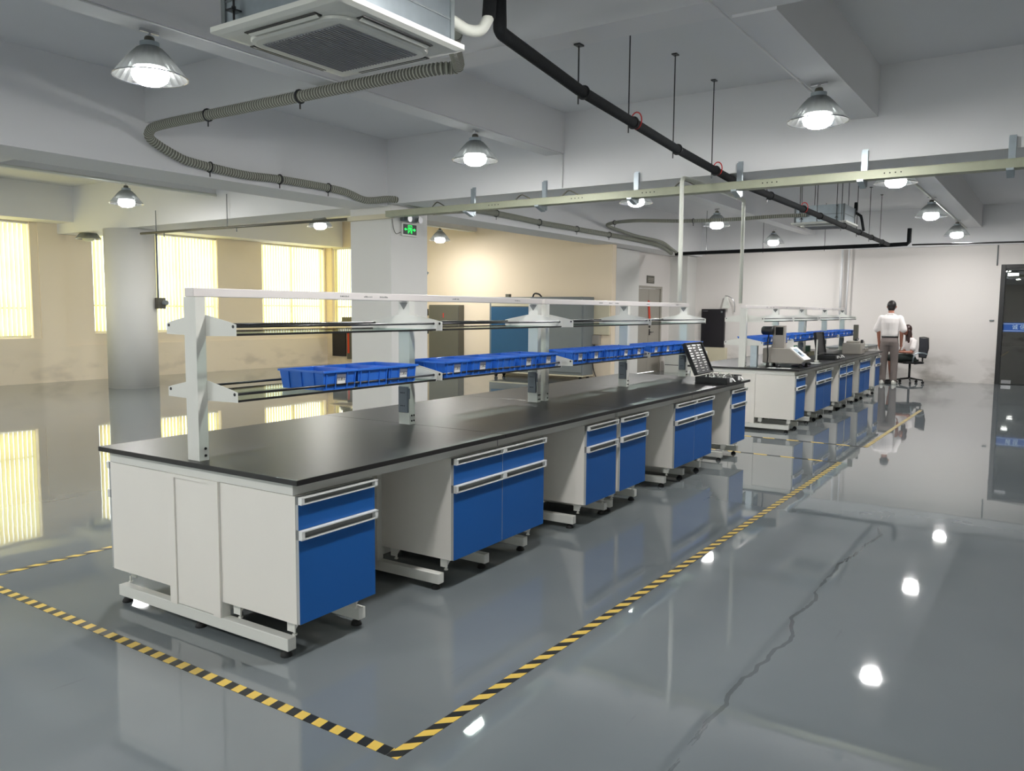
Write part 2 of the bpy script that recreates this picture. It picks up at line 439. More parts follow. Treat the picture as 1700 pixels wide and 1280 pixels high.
# far wall with the glass door opening
struct('wall_back', MB().box(X1, X1+.2, 1.25, YD-.001, 0, SLAB).box(X1, X1+.2, Y0, -1.3, 0, SLAB).box(X1, X1+.2, -1.3, 1.25, 2.72, SLAB), M['wall'])
struct('wall_right', MB().box(X0, X1, Y0-.2, Y0, 0, SLAB), M['wall'])
bw = MB(); fill_wins = [(-5.6, -1.0), (5.4, 10.6), (11.4, 16.6)]; e_ = Y0  # unseen window openings, added to throw daylight on surfaces facing the camera
for a, b in fill_wins:
    bw.box(X0-.2, X0, e_, a, 0, SLAB).box(X0-.2, X0, a, b, 0, .95).box(X0-.2, X0, a, b, WT, SLAB); e_ = b
bw.box(X0-.2, X0, e_, Y1, 0, SLAB)
struct('wall_behind', bw, M['wall'])
# unlit room beyond the glass door
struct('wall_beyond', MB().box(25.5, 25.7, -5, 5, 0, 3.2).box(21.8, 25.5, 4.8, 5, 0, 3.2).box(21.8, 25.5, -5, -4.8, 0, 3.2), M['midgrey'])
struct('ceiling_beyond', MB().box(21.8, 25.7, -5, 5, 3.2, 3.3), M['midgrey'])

# beams
MBZ = 3.14
struct('trim_2', MB().box(9.0, 9.75, Y0, Y1, MBZ, SLAB), M['beam'])                      # main cross beam
struct('trim_3', MB().box(X0, 9.0, 8.33, 9.05, 3.11, SLAB).box(9.75, X1, 8.33, 9.0, 3.11, SLAB), M['beam'])
struct('trim_4', MB().box(5.2, 5.51, Y0, 8.33, 3.59, SLAB).box(5.2, 5.51, 9.05, Y1, 3.59, SLAB), M['beam'])
for i, (ya, yb) in enumerate(((5.33, 5.60), (1.67, 1.97), (12.35, 12.62), (-2.0, -1.7))):
    b = MB()
    for xa, xb in ((X0, 5.2), (5.51, 9.0), (9.75, X1 if ya < 9 else XR)):
        b.box(xa, xb, ya, yb, 3.57, SLAB)
    struct('trim_%d' % (5+i), b, M['beam'])
struct('trim_9', MB().box(X1-.1, X1-.001, Y0, 8.33, 3.17, SLAB), M['beam'])
struct('trim_10', MB().box(X0, 9.0, 17.1, Y1-.036, WT+.0, SLAB).box(9.75, XR, 17.1, Y1-.036, WT, SLAB), M['beam'])
struct('trim_11', MB().box(X0, X0+.7, Y0, Y1, MBZ, SLAB), M['beam'])
struct('trim_12', MB().box(.7, 1.45, Y0, 8.33, MBZ, SLAB), M['beam'])
# columns
struct('trim_13', MB().box(9.0, 9.83, 8.27, 9.10, 0, MBZ-.001), M['colpaint'], bevel=.008)
struct('trim_14', MB().lathe([(.47, 0), (.47, MBZ-.001)], (9.27, 15.53, 0), 48), M['colpaint'], smooth=False)
for p in bpy.data.objects['trim_14'].data.polygons: p.use_smooth = abs(p.normal.z) < .5
struct('trim_15', MB().box(17.5, 18.75, YD-.12, YD-.001, 0, 3.1), M['colpaint'])
struct('trim_16', MB().box(20.95, X1-.001, YD-.5, YD-.001, 0, 3.1), M['colpaint'])
struct('trim_17', MB().tube([(17.42, YD-.06, 0), (17.42, YD-.06, 3.1)], .04, 12), M['beam'])

# windows with frames, panes; blinds are things of their own
def window(n, a, b, s, t, axis, base):
    """axis 'x': spans x a..b at y=base; axis 'y': spans y at x=base"""
    f = MB(); pn = MB()
    def bx(m, u0, u1, d0, d1, z0, z1):
        if axis == 'x': m.box(u0, u1, base+d0, base+d1, z0, z1)
        else: m.box(base+d0, base+d1, u0, u1, z0, z1)
    e = .05
    bx(f, a, b, .14, .20, s, s+e); bx(f, a, b, .14, .20, t-e, t)
    bx(f, a, a+e, .14, .20, s+e, t-e); bx(f, b-e, b, .14, .20, s+e, t-e)
    zt = s+.62
    bx(f, a+e, b-e, .15, .19, zt-.02, zt+.02)
    k = max(2, round((b-a)/1.1))
    for i in range(1, k):
        u = a+(b-a)*i/k; bx(f, u-.02, u+.02, .145, .195, s+e, zt-.02); bx(f, u-.02, u+.02, .145, .195, zt+.02, t-e)
    o = struct('window_%d' % n, f, M['window_frame'])
    bx(pn, a+e, b-e, .168, .174, s+e, zt-.02); bx(pn, a+e, b-e, .168, .174, zt+.02, t-e)
    obj('pane', pn, M['pane'], o)
def blind(a, b, s, t, axis, base, label, m_='blind'):
    r = thing('vertical_blind', label, 'window blind', (a, base, 0) if axis == 'x' else (base, a, 0), 0, 'cream vertical blinds on the window side')
    L = b-a; hr = MB(); sp = MB(); n = int(L/.089)
    def T(u, d, z): return (u, d, z) if axis == 'x' else (d, u, z)
    def bx(m, u0, u1, d0, d1, z0, z1):
        p = T(u0, d0, 0); q = T(u1, d1, 0); m.box(min(p[0], q[0]), max(p[0], q[0]), min(p[1], q[1]), max(p[1], q[1]), z0, z1)
    bx(hr, .01, L-.01, .03, .08, t-.045, t-.002)
    obj('head_rail', hr, M['window_frame'], r)
    for i in range(n):
        u = .03+(L-.06)*(i+.5)/n; h = (L-.06)/n*.503; d = .02
        a1 = T(u-h, .055-d, s+.05); a2 = T(u+h, .055+d, s+.05)
        q = [T(u-h, .055-d, s+.05), T(u+h, .055+d, s+.05), T(u+h, .055+d, t-.05), T(u-h, .055-d, t-.05)]
        sp.bm.faces.new([sp.bm.verts.new(p) for p in q])
    obj('slat_panel', sp, M[m_], r)
    ch = MB(); bx(ch, .02, L-.02, .05, .056, s+.04, s+.05)
    obj('bottom_chain', ch, M['window_frame'], r)
for i, (a, b, s) in enumerate(wins):
    window(i+1, a, b, s, WT, 'x', Y1)
    blind(a, b, s, WT, 'x', Y1, ['glowing cream vertical blind at the left edge of the photo', 'glowing cream vertical blind partly behind the round column', 'glowing cream vertical blind left of the square column'][i])
window(4, 15.3, 17.55, 1.05, WT, 'y', XR)
blind(15.3, 17.55, 1.05, WT, 'y', XR, 'glowing cream blind on the return wall, mostly hidden by the square column')

for i, (a, b) in enumerate(fill_wins):
    window(5+i, a, b, .95, WT, 'y', X0-.2)  # added windows behind the camera, bare panes for more fill light

# double door
d = struct('door_1', MB().box(18.92, 18.97, YD+.02, YD+.12, 0, 2.26).box(20.42, 20.47, YD+.02, YD+.12, 0, 2.26).box(18.97, 20.42, YD+.02, YD+.12, 2.2, 2.26), M['taupe'])
for a, b in ((18.975, 19.72), (19.73, 20.415)):
    obj('door_leaf', MB().box(a, b, YD+.05, YD+.09, .008, 2.195), M['taupe'], d, bevel=.004)
h = MB().box(19.77, 19.81, YD+.03, YD+.05, .98, 1.14).cyl((19.79, YD+.05, 1.06), (19.79, YD-.01, 1.06), .012).cyl((19.79, YD-.01, 1.06), (19.92, YD-.01, 1.06), .011)
obj('door_handle', h, M['darkrod'], d)
obj('lock', MB().cyl((19.79, YD+.05, 1.2), (19.79, YD+.025, 1.2), .03), M['darkrod'], d)
# glass door
g = struct('door_2', MB().box(X1-.02, X1+.14, 1.155, 1.25, 0, 2.72).box(X1-.02, X1+.14, -1.3, -1.21, 0, 2.72).box(X1-.02, X1+.14, -1.21, 1.155, 2.63, 2.72).box(X1+.02, X1+.1, -.02, .02, 0, 2.63), M['frameblack'], bevel=.004)
obj('glass_pane', MB().box(X1+.05, X1+.062, .025, 1.15, .01, 2.625).box(X1+.05, X1+.062, -1.205, -.025, .01, 2.625), M['darkglass'], g)
obj('patch_fitting', MB().box(X1+.03, X1+.082, .93, 1.12, .02, .1).box(X1+.03, X1+.082, .9, 1.12, 2.46, 2.53), M['chrome'], g)
bd = obj('blue_band', MB().box(X1+.040, X1+.048, .03, 1.15, 1.20, 1.41), M['bandblue'], g)
obj('band_stripe', MB().box(X1+.036, X1+.0395, .03, 1.15, 1.222, 1.232).box(X1+.036, X1+.0395, .03, 1.15, 1.378, 1.388), M['bandwhite'], bd)
me = text_mesh('诚 信', .115)
o = obj('band_lettering', me, M['bandwhite'], bd)
o.location = (X1+.036, .84, 1.305); o.rotation_euler = (PI/2, 0, -PI/2)
tag(obj('card_reader', MB().box(X1-.03, X1-.001, 1.33, 1.42, 1.44, 1.47), M['midgrey'], bevel=.004), 'small grey card reader on the white wall left of the glass door', 'card reader')
tag(obj('notice_board', MB().box(25.42, 25.49, .55, 1.45, 1.1, 1.9).box(25.40, 25.42, .6, 1.4, 1.15, 1.85), M['darkgrey']), 'dark framed board seen through the tinted glass door', 'board')
tag(obj('dark_counter', MB().box(24.6, 25.35, .4, 1.9, 0, .75), M['darkgrey']), 'low dark counter in the unlit room beyond the glass door', 'counter')

# door sign, red banner
t = tag(obj('door_sign', MB().box(19.45, 19.9, YD-.02, YD-.001, 2.33, 2.53), M['darkgrey'], bevel=.003), 'small dark sign plate above the taupe double door', 'sign')
obj('sign_lettering', MB().box(19.5, 19.85, YD-.022, YD-.0201, 2.45, 2.47).box(19.5, 19.85, YD-.022, YD-.0201, 2.41, 2.43).box(19.53, 19.82, YD-.022, YD-.0201, 2.37, 2.385), M['taupe'], t)
b = MB()
for i in range(12):
    z = 1.86-.045*i; b.obox((19.70+.09*i/12, YD-.0+.035, z), (.11, .006, .047), ry=.1)
tag(obj('door_banner', b, M['rednote']), 'orange red hanging tag on the taupe double door', 'banner')

# ------------------------------------------------------------------ lamps
def make_lamp(lit=True):
    t = thing('high_bay_lamp', 'x', 'ceiling lamp')
    # origin at the mount point (z=0), rim at -.25
    obj('mount_bracket', MB().box(-.07, .07, -.012, .012, -.02, 0).cyl((0, 0, -.02), (0, 0, -.06), .012), M['chrome'], t)
    obj('lamp_holder', MB().lathe([(.028, -.045), (.034, -.055), (.038, -.085), (.034, -.10)], seg=16), M['darkgrey'], t, True)
    prof = [(.062, -.09), (.064, -.115), (.09, -.13), (.13, -.17), (.175, -.225), (.215, -.275), (.245, -.315), (.252, -.325)]
    sh = MB().ring_loft([[Vector((r*(1 if k % 2 else .985)*math.cos(2*PI*k/48), r*(1 if k % 2 else .985)*math.sin(2*PI*k/48), z)) for k in range(48)] for r, z in prof], cap=False)
    obj('lamp_shade', sh, M['shade'], t)
    obj('shade_rim', MB().tube([(.252*math.cos(2*PI*k/48), .252*math.sin(2*PI*k/48), -.327) for k in range(49)], .005, 6), M['chrome'], t)
    obj('shade_collar', MB().ring_loft([[Vector((r*math.cos(2*PI*k/24), r*math.sin(2*PI*k/24), z)) for k in range(24)] for r, z in ((.066, -.085), (.067, -.12))], cap=False), M['galv'], t)
    obj('bulb_neck', MB().lathe([(.028, -.1), (.045, -.14), (.085, -.20), (.118, -.255), (.12, -.262)], seg=24), M['bulb_neck'], t, True)
    obj('bulb', MB().lathe([(.112, -.2625), (.124, -.285), (.126, -.315), (.112, -.35), (.072, -.376), (.01, -.385)], seg=24), M['bulb'] if lit else M['bulb_off'], t, True)
    return t
lamp_rows = [
 (3.50, 5.52, 'lit glass-shaded ceiling lamp at the upper left, left of the near air conditioner'),
 (7.33, 5.48, 'lit glass-shaded ceiling lamp above the square column, below the near air conditioner'),
 (11.45, 5.50, 'lit ceiling lamp half hidden by the cable tray, left of the tall white pipe'),
 (15.25, 5.62, 'lit ceiling lamp between the two tall white pipes'),
 (19.7, 5.85, 'lit ceiling lamp below and left of the far air conditioner'),
 (7.42, 1.86, 'largest lit ceiling lamp at the upper right, on the aisle beam'),
 (11.40, 1.87, 'lit ceiling lamp over the aisle just under the cable tray at right'),
 (15.60, 1.98, 'lit ceiling lamp over the aisle, middle of the right trio'),
 (19.60, 1.98, 'lit ceiling lamp over the aisle, farthest right near the glass door'),
 (7.40, 12.44, 'lit ceiling lamp at far left in front of the round column'),
 (11.48, 12.45, 'lit ceiling lamp in front of the third window, left of the square column'),
 (15.2, 12.40, 'lit ceiling lamp in front of the beige wall, right of the square column'),
 # the rest of the grid, beside and behind the camera
 (3.3, 12.44, 'lit ceiling lamp of the window row left of the frame'),
 (3.3, 1.86, 'lit ceiling lamp of the aisle row above the camera'),
 (-0.9, 1.86, 'lit ceiling lamp of the aisle row behind the camera'),
 (-0.9, 5.5, 'lit ceiling lamp of the bench row behind the camera'),
 (-0.9, 12.4, 'lit ceiling lamp of the window row behind the camera'),
]
lamp0 = make_lamp()
for i, (x, y, lab) in enumerate(lamp_rows):
    if i == 0: l = lamp0; l.location = (x, y, 3.57); l['label'] = lab; l['group'] = 'lit high bay ceiling lamps'
    else: l = dup(lamp0, (x, y, 3.57), .3*i, lab, 'lit high bay ceiling lamps')
off = make_lamp(False); off.location = (9.55, 16.95, 3.36+.14); off['label'] = 'unlit ceiling lamp before the narrow window at left'
off.location = (9.25, 17.0, 3.35+.0)
# lamp wiring conduits along the beams
def conduit(pts, r, label, m='pvc', cat='conduit', name='wiring_conduit', group=None):
    m = 'beam' if r < .01 else m
    o = obj(name, MB().tube(pts, r, 8), M[m], None, True); return tag(o, label, cat, group)
conduit([(2.0, 5.345, 3.563), (9.0-.015, 5.345, 3.563), (8.985, 5.345, 3.15)], .007, 'thin white conduit along the beam of the middle lamps, dropping to the cross beam', name='wiring_conduit')
conduit([(2.0, 1.985, 3.562), (8.98, 1.985, 3.562)], .008, 'thin white conduit along the aisle beam at the upper right')
conduit([(2.0, 12.33, 3.555), (8.98, 12.33, 3.555)], .02, 'pale conduit along the beam of the far left lamp')
conduit([(9.8, 1.985, 3.555), (21.4, 1.985, 3.555)], .018, 'white conduit along the far aisle beam at right')
conduit([(9.8, 12.33, 3.555), (16.5, 12.33, 3.555)], .015, 'thin pale conduit running right from the square column to the far lamp')

# ------------------------------------------------------------------ ceiling cassette units
def make_ac():
    t = thing('cassette_air_conditioner', 'x', 'air conditioner')
    s = .475
    def rr(h, r, z, n=6):
        pts = []
        for cx, cy, a0 in ((h-r, h-r, 0), (-h+r, h-r, 90), (-h+r, -h+r, 180), (h-r, -h+r, 270)):
            for k in range(n+1):
                a = math.radians(a0+90*k/n); pts.append(Vector((cx+r*math.cos(a), cy+r*math.sin(a), z)))
        return pts
    obj('panel', MB().ring_loft([rr(s, .02, .045), rr(s+.0, .02, .02), rr(s-.03, .03, .008), rr(.40, .08, 0)]), M['ac_white'], t, False)
    obj('inner_frame', MB().ring_loft([rr(.366, .13, -.001), rr(.362, .13, -.014), rr(.34, .11, -.019)]), M['ac_white'], t)
    gm = obj('intake_grille', MB().box(-.285, .285, -.285, .285, -.022, -.0195), M['ac_grille'], t)
    sl = MB()
    for i in range(26):
        y = -.275+.55*i/25; sl.box(-.28, .28, y-.003, y+.003, -.027, -.0221)
    obj('grille_slats', sl, M['ac_grille'], gm)
    for i in range(4):
        v = obj('air_vent', MB().box(-.26, .26, .374, .42, -.004, .0005), M['black'], t)
        v.rotation_euler = (0, 0, i*PI/2)
        lv = obj('vent_louvre', MB().obox((0, .392, -.0085), (.5, .022, .003), rx=.35), M['ac_white'], v)
    obj('body', MB().box(-.42, .42, -.42, .42, .05, .34), M['galv'], t, bevel=.004)
    obj('body_seam', MB().box(-.424, .424, -.424, .424, .17, .18).box(-.43, -.40, -.43, -.40, .05, .34).box(.40, .43, -.43, -.40, .05, .34).box(-.43, -.40, .40, .43, .05, .34).box(.40, .43, .40, .43, .05, .34), M['midgrey'], t)
    for x, y in ((-.45, -.3), (-.45, .3), (.45, -.3), (.45, .3)):
        obj('hanger_rod', MB().cyl((x, y, .05), (x, y, 1.065), .006, 8).box(x-.03, x+.03, y-.025, y+.025, .1, .108).lathe([(.012, .108), (.012, .125)], (x, y, 0), 8).lathe([(.012, .3), (.012, .32)], (x, y, 0), 8), M['darkrod'], t)
    return t
ac = make_ac(); ac.location = (3.19, 3.28, 3.0); ac['label'] = 'large white ceiling cassette air conditioner at the top left of the photo'; ac['group'] = 'ceiling cassette air conditioners'
obj('pipe_port', MB().lathe([(.05, 0), (.055, .02), (.05, .05)], seg=16), M['black'], ac).matrix_local = Matrix.Translation((.43, -.30, .24)) @ Matrix.Rotation(PI/2, 4, 'Y')
ac2 = dup(ac, (15.54, 3.70, 3.16), 0, 'small far ceiling cassette air conditioner behind the cable tray')
# drain pipes near the first unit: white elbow, black insulated riser
p = spline([(3.66, 2.98, 3.24), (3.74, 2.95, 3.22), (3.84, 2.93, 3.20), (3.93, 2.90, 3.22), (3.98, 2.88, 3.30)], 6)
e = tag(obj('refrigerant_pipe', MB().tube(p, .033, 12), M['pvc'], None, True), 'white wrapped elbow pipe with black sleeve leaving the near air conditioner', 'pipe')
obj('black_sleeve', MB().tube([(3.98, 2.88, 3.30), (4.0, 2.875, 3.55), (4.02, 2.87, 3.8)], .04, 12), M['foam'], e, True)
p = [Vector(q) for q in ((4.27, 3.0, 3.72), (4.23, 2.98, 3.55), (4.20, 2.955, 3.36), (4.22, 2.96, 3.30), (4.34, 2.97, 3.285))]
p = spline(p, 5)+[Vector(q) for q in ((5.4, 3.08, 3.235), (7.48, 3.2, 3.17), (8.5, 3.2, 3.12), (9.2, 3.2, 3.085), (12, 3.21, 3.09), (19.34, 3.26, 3.09))]
bp = tag(obj('black_drain_pipe', MB().tube(p, .042, 12), M['foam'], None, True), 'long black insulated pipe running away under the ceiling above the benches', 'pipe')
obj('branch_elbow', MB().tube([(4.24, 2.98, 3.58), (4.1, 2.99, 3.66), (3.9, 3.0, 3.78)], .045, 12), M['foam'], bp, True)
def pipe_at(x):
    for a, b in zip(p, p[1:]):
        if a.x <= x <= b.x and b.x-a.x > .01: return a.lerp(b, (x-a.x)/(b.x-a.x))
for i, (x, zt) in enumerate(((5.48, 3.59), (6.45, SLAB), (7.55, SLAB), (8.6, SLAB), (10.6, SLAB), (12.2, SLAB), (13.2, SLAB), (14.9, SLAB), (16.2, SLAB), (17.4, SLAB), (18.6, SLAB))):
    q = pipe_at(x)
    rod = obj('hanger_rod', MB().cyl((q.x, q.y+.045, q.z-.08), (q.x+.0, q.y+.045, zt), .006, 8), M['darkrod'], bp)
    obj('pipe_clip', MB().tube([(q.x, q.y+.047*math.cos(a), q.z+.047*math.sin(a)) for a in [2*PI*k/16 for k in range(17)]], .008, 6), M['black'], rod)
    obj('anchor_plate', MB().box(q.x-.035, q.x+.035, q.y+.02, q.y+.07, zt-.012, zt-.0005), M['darkrod'], rod)
    if i in (1, 3, 5): obj('red_tie', MB().tube([(q.x+.06, q.y+.05*math.cos(a), q.z+.03+.07*math.sin(a)) for a in [2*PI*k/16 for k in range(17)]], .006, 6), M['red'], bp)
bt = tag(obj('cross_drain_pipe', MB().tube([(19.4, 8.2, 3.05), (19.4, 3.3, 3.08), (19.4, 2.9, 3.09), (19.4, 2.86, 3.13), (19.4, 2.86, 3.42)], .045, 10), M['foam'], None, True), 'black insulated pipe across the back of the hall with a short riser', 'pipe')
for y in (7.4, 6.0, 4.6): obj('hanger_rod', MB().cyl((19.4, y, 3.0), (19.4, y, SLAB), .006, 6), M['darkrod'], bt)
tag(obj('thin_wall_pipe', MB().cyl((19.42, 2.8, 3.07), (19.42, -5.9, 2.99), .018, 8), M['darkrod'], None, True), 'thin dark pipe continuing right along the back wall above the glass door', 'pipe')
b2 = tag(obj('branch_pipe', MB().tube(spline([(16.43, 3.36, 3.66), (16.38, 3.36, 3.50), (16.28, 3.40, 3.24)], 4), .03, 10), M['foam'], None, True), 'black branch pipe rising from the far air conditioner', 'pipe')
obj('branch_arm', MB().tube([(16.38, 3.36, 3.48), (16.51, 3.28, 3.42), (16.51, 3.26, 3.34), (16.5, 3.22, 3.14)], .025, 8), M['foam'], b2, True)
obj('white_tail', MB().tube(spline([(16.28, 3.40, 3.24), (16.2, 3.43, 3.17), (16.05, 3.46, 3.2)], 4), .022, 8), M['pvc'], b2, True)

# ------------------------------------------------------------------ flexible corrugated ducts
def duct(pts, r, label, clips=(), name='corrugated_duct'):
    q = resample(spline(pts, 10), .0115)
    o = obj(name, MB().tube(q, r, 12, lambda i: r*.84 if i % 3 == 0 else r), M['flex'], None, False)
    o.data.materials.append(M['flex_groove_shade'])
    for n_, p_ in enumerate(o.data.polygons): p_.material_index = 1 if (n_//12) % 3 != 1 else 0  # rib shading put into the colour of the groove faces
    tag(o, label, 'flexible duct')
    for x in clips:
        c = q[int(x*(len(q)-1))]; d_ = (q[min(int(x*(len(q)-1))+1, len(q)-1)]-q[int(x*(len(q)-1))-1]).normalized()
        s_ = d_.cross(Vector((0, 0, 1))).normalized(); u_ = s_.cross(d_)
        obj('duct_clamp', MB().tube([c+(r+.008)*(math.cos(a)*s_+math.sin(a)*u_) for a in [2*PI*k/14 for k in range(15)]], .008, 6).cyl(c-Vector((0, 0, r)), c-Vector((0, 0, r+.06)), .007, 6), M['darkrod'], o)
    return o
duct([(4.2, 3.3, 3.35), (4.75, 3.75, 3.50), (5.12, 4.0, 3.52), (5.22, 4.10, 3.51), (5.14, 4.28, 3.50), (5.13, 5.0, 3.50), (5.13, 6.0, 3.50), (5.12, 7.0, 3.50), (5.12, 7.9, 3.5), (5.14, 8.15, 3.47), (5.22, 8.25, 3.40), (5.5, 8.27, 3.29), (5.73, 8.27, 3.24), (6.4, 8.27, 3.20), (7.0, 8.27, 3.22), (8.0, 8.27, 3.21), (8.45, 8.24, 3.13), (8.87, 8.2, 3.19), (9.1, 8.15, 3.19), (9.8, 8.15, 3.15)], .05,
     'grey corrugated duct curving from the near air conditioner to the square column', (.30, .43, .62, .72, .80))
duct([(9.8, 8.13, 3.10), (10.5, 8.22, 3.2), (11.2, 8.25, 3.27), (12.2, 8.27, 3.27), (13.2, 8.27, 3.25), (14.1, 8.27, 3.25), (15.7, 8.27, 3.25), (16.8, 8.27, 3.25), (18.3, 8.27, 3.22), (18.8, 8.25, 3.17), (19.2, 8.22, 3.05)], .05,
     'grey duct running from the square column along the beam to the far corner', (.2, .35, .5, .65))
duct([(15.05, 3.9, 3.33), (14.9, 4.4, 3.32), (14.8, 5.2, 3.3), (14.8, 6.1, 3.32), (15.1, 7.3, 3.42), (15.6, 8.15, 3.43), (16.4, 8.2, 3.36), (17.2, 8.18, 3.31), (18.4, 8.16, 3.28), (19.0, 8.14, 3.15), (19.25, 8.12, 3.08)], .035,
     'grey duct looping from the far air conditioner to the far corner', (.25, .5))

# ------------------------------------------------------------------ cable tray on hangers
tr = thing('cable_tray', 'long pale metal cable tray hung across the hall under the cross beam', 'cable tray', (8.86, 0, 0))
obj('tray_channel', MB().box(-.06, .09, -5.9, 8.19, 2.93, 2.94).box(-.06, -.055, -5.9, 8.19, 2.94, 3.01).box(.085, .09, -5.9, 8.19, 2.94, 3.01).box(-.068, -.055, -5.9, 8.19, 3.01, 3.015), M['tray'], tr)
for y in (6.74, 5.60, 4.31, 3.06, 1.77, .49, -.8, -2.1):
    hg = obj('tray_hanger', MB().box(.10, .135, y-.03, y+.03, 2.88, 3.24).box(.135, .138, y-.03, y+.03, 3.12, 3.26).box(-.08, .10, y-.03, y+.03, 2.91, 2.9295).prism([(.09, y-.03, 2.91), (.09, y-.03, 2.86), (-.07, y-.03, 2.91)], (0, .06, 0)), M['galv'], tr)
    hg.location = (0, 0, 0)
for y in (6.2, 4.95, 4.0, 2.6, 1.4):
    hm = MB()
    for k in range(4): hm.cyl((-.0605, y+.05*k, 2.975), (-.0615, y+.05*k, 2.975), .007, 8)
    obj('punched_holes', hm, M['ink'], tr)
for y in (7.3, 5.9, 5.2, 3.7):
    obj('tray_cable', MB().tube(spline([(-.02, y-.25, 2.97), (-.03, y-.1, 3.06), (0, y, 3.075), (.03, y+.15, 2.97)], 4), .008, 6), M['darkgrey'], tr)
# trunking across the front of the square column and thin pipe beyond
tag(obj('wall_trunking', MB().box(8.955, 8.999, 8.20, 9.12, 2.93, 3.0), M['beige'], bevel=.003), 'beige trunking wrapped round the top of the square column', 'trunking')
tp = tag(obj('brown_pipe', MB().cyl((8.95, 9.12, 2.965), (8.95, 14.6, 3.0), .022, 8), M['darkgrey'], None, True), 'thin dark pipe running left from the square column to the round column', 'pipe')
for y in (12.0, 14.1):
    obj('pipe_hanger', MB().cyl((8.95, y, 2.98), (8.95, y, 3.55 if y < 13 else 3.4), .008, 6).cyl((8.95, y-.25, 2.90), (8.95, y-.25, 2.98), .01, 6), M['midgrey'], tp)
# conduit and socket on the round column
tag(obj('column_conduit', MB().cyl((9.66, 15.22, 1.80), (9.66, 15.22, 3.13), .02, 8), M['midgrey'], None, True), 'thin grey conduit down the side of the round column', 'conduit')
sb = tag(obj('column_socket', MB().box(9.54, 9.70, 15.02, 15.24, 1.58, 1.80), M['darkgrey'], bevel=.008), 'grey industrial socket box on the round column', 'socket')
obj('socket_plug', MB().lathe([(.05, 0), (.055, .03), (.045, .09)], seg=14), M['midgrey'], sb).matrix_local = Matrix.Translation((9.66, 15.02, 1.70)) @ Matrix.Rotation(PI/2, 4, 'X')
# exit sign and twin lamp box on the column's right face
ex = thing('exit_sign', 'green lit running man exit sign with arrows on the square column', 'exit sign', (9.385, 8.268, 2.80))
obj('sign_case', MB().box(-.17, .17, -.03, 0, -.10, .095), M['ac_white'], ex, bevel=.004)
obj('sign_face', MB().box(-.15, .15, -.033, -.0301, -.075, .075), M['black'], ex)
g_ = MB()
def pl(m, pts): m.prism([(x, -.0331, z) for x, z in pts], (0, -.002, 0))
pl(g_, [(-.045, -.06), (-.045, .055), (-.035, .055), (-.035, -.06)]); pl(g_, [(.045, -.06), (.045, .055), (.035, .055), (.035, -.06)]); pl(g_, [(-.045, .055), (-.045, .064), (.045, .064), (.045, .055)])
pl(g_, [(-.012, .045), (-.004, .053), (.006, .045), (0, .036)])                       # head
pl(g_, [(-.012, .034), (.008, .034), (.014, -.002), (-.008, -.004)])                 # trunk
pl(g_, [(.008, .03), (.028, .012), (.024, .006), (.008, .018)]); pl(g_, [(-.012, .03), (-.026, .008), (-.02, .004), (-.008, .02)])
pl(g_, [(-.006, -.004), (-.030, -.040), (-.022, -.045), (.004, -.01)]); pl(g_, [(.006, -.004), (.02, -.022), (.014, -.05), (.022, -.052), (.029, -.02), (.014, .0)])
pl(g_, [(-.13, 0), (-.095, .022), (-.095, -.022)]); pl(g_, [(-.095, .008), (-.065, .008), (-.065, -.008), (-.095, -.008)])
pl(g_, [(.13, 0), (.095, .026), (.095, -.026)]); pl(g_, [(.095, .01), (.065, .01), (.065, -.01), (.095, -.01)])
obj('running_man', g_, M['exit_green'], ex)
el = thing('emergency_light', 'grey twin-head emergency lamp above the exit sign', 'emergency light', (9.40, 8.268, 2.97))
obj('lamp_case', MB().box(-.2, .16, -.06, 0, -.05, .05), M['midgrey'], el, bevel=.006)
for x in (-.1, .14): obj('lamp_head', MB().lathe([(.02, 0), (.045, .02), (.05, .05)], seg=14), M['chrome'], el).matrix_local = Matrix.Translation((x, -.06, -.02)) @ Matrix.Rotation(PI/2, 4, 'X')
tag(obj('sign_cable', MB().tube(spline([(9.02, 8.262, 2.95), (9.04, 8.255, 2.80), (9.10, 8.255, 2.72), (9.2, 8.255, 2.75)], 5), .005, 6), M['darkgrey'], None, True), 'thin looped cable running to the exit sign', 'cable')

# ------------------------------------------------------------------ white conduit arch between the benches
tag(obj('conduit_arch', MB().tube(spline([(8.62, 3.58, 1.715), (8.60, 3.58, 3.0)], 2)+spline([(8.60, 3.58, 3.03), (8.64, 3.58, 3.07), (8.75, 3.58, 3.08)], 4)+[Vector((10.6, 3.60, 3.08))]+spline([(10.65, 3.60, 3.08), (10.74, 3.60, 3.07), (10.78, 3.61, 3.02)], 4)+[Vector((10.84, 3.63, 1.72))], .024, 12), M['pvc'], None, True), 'tall white conduit arch linking the two bench racks', 'conduit')
tag(obj('wall_conduit', MB().tube([(21.49, 4.66, 1.5), (21.49, 4.66, 3.16)], .03, 8).tube([(21.49, 4.52, 1.5), (21.49, 4.50, 3.16)], .02, 8), M['beam'], None, True), 'pair of white conduits down the middle of the back wall', 'conduit')
tag(obj('door_conduit', MB().tube([(21.58, 1.335, 2.70), (21.58, 1.335, 3.16)], .012, 8), M['midgrey'], None, True), 'thin grey conduit above the glass door corner', 'conduit')

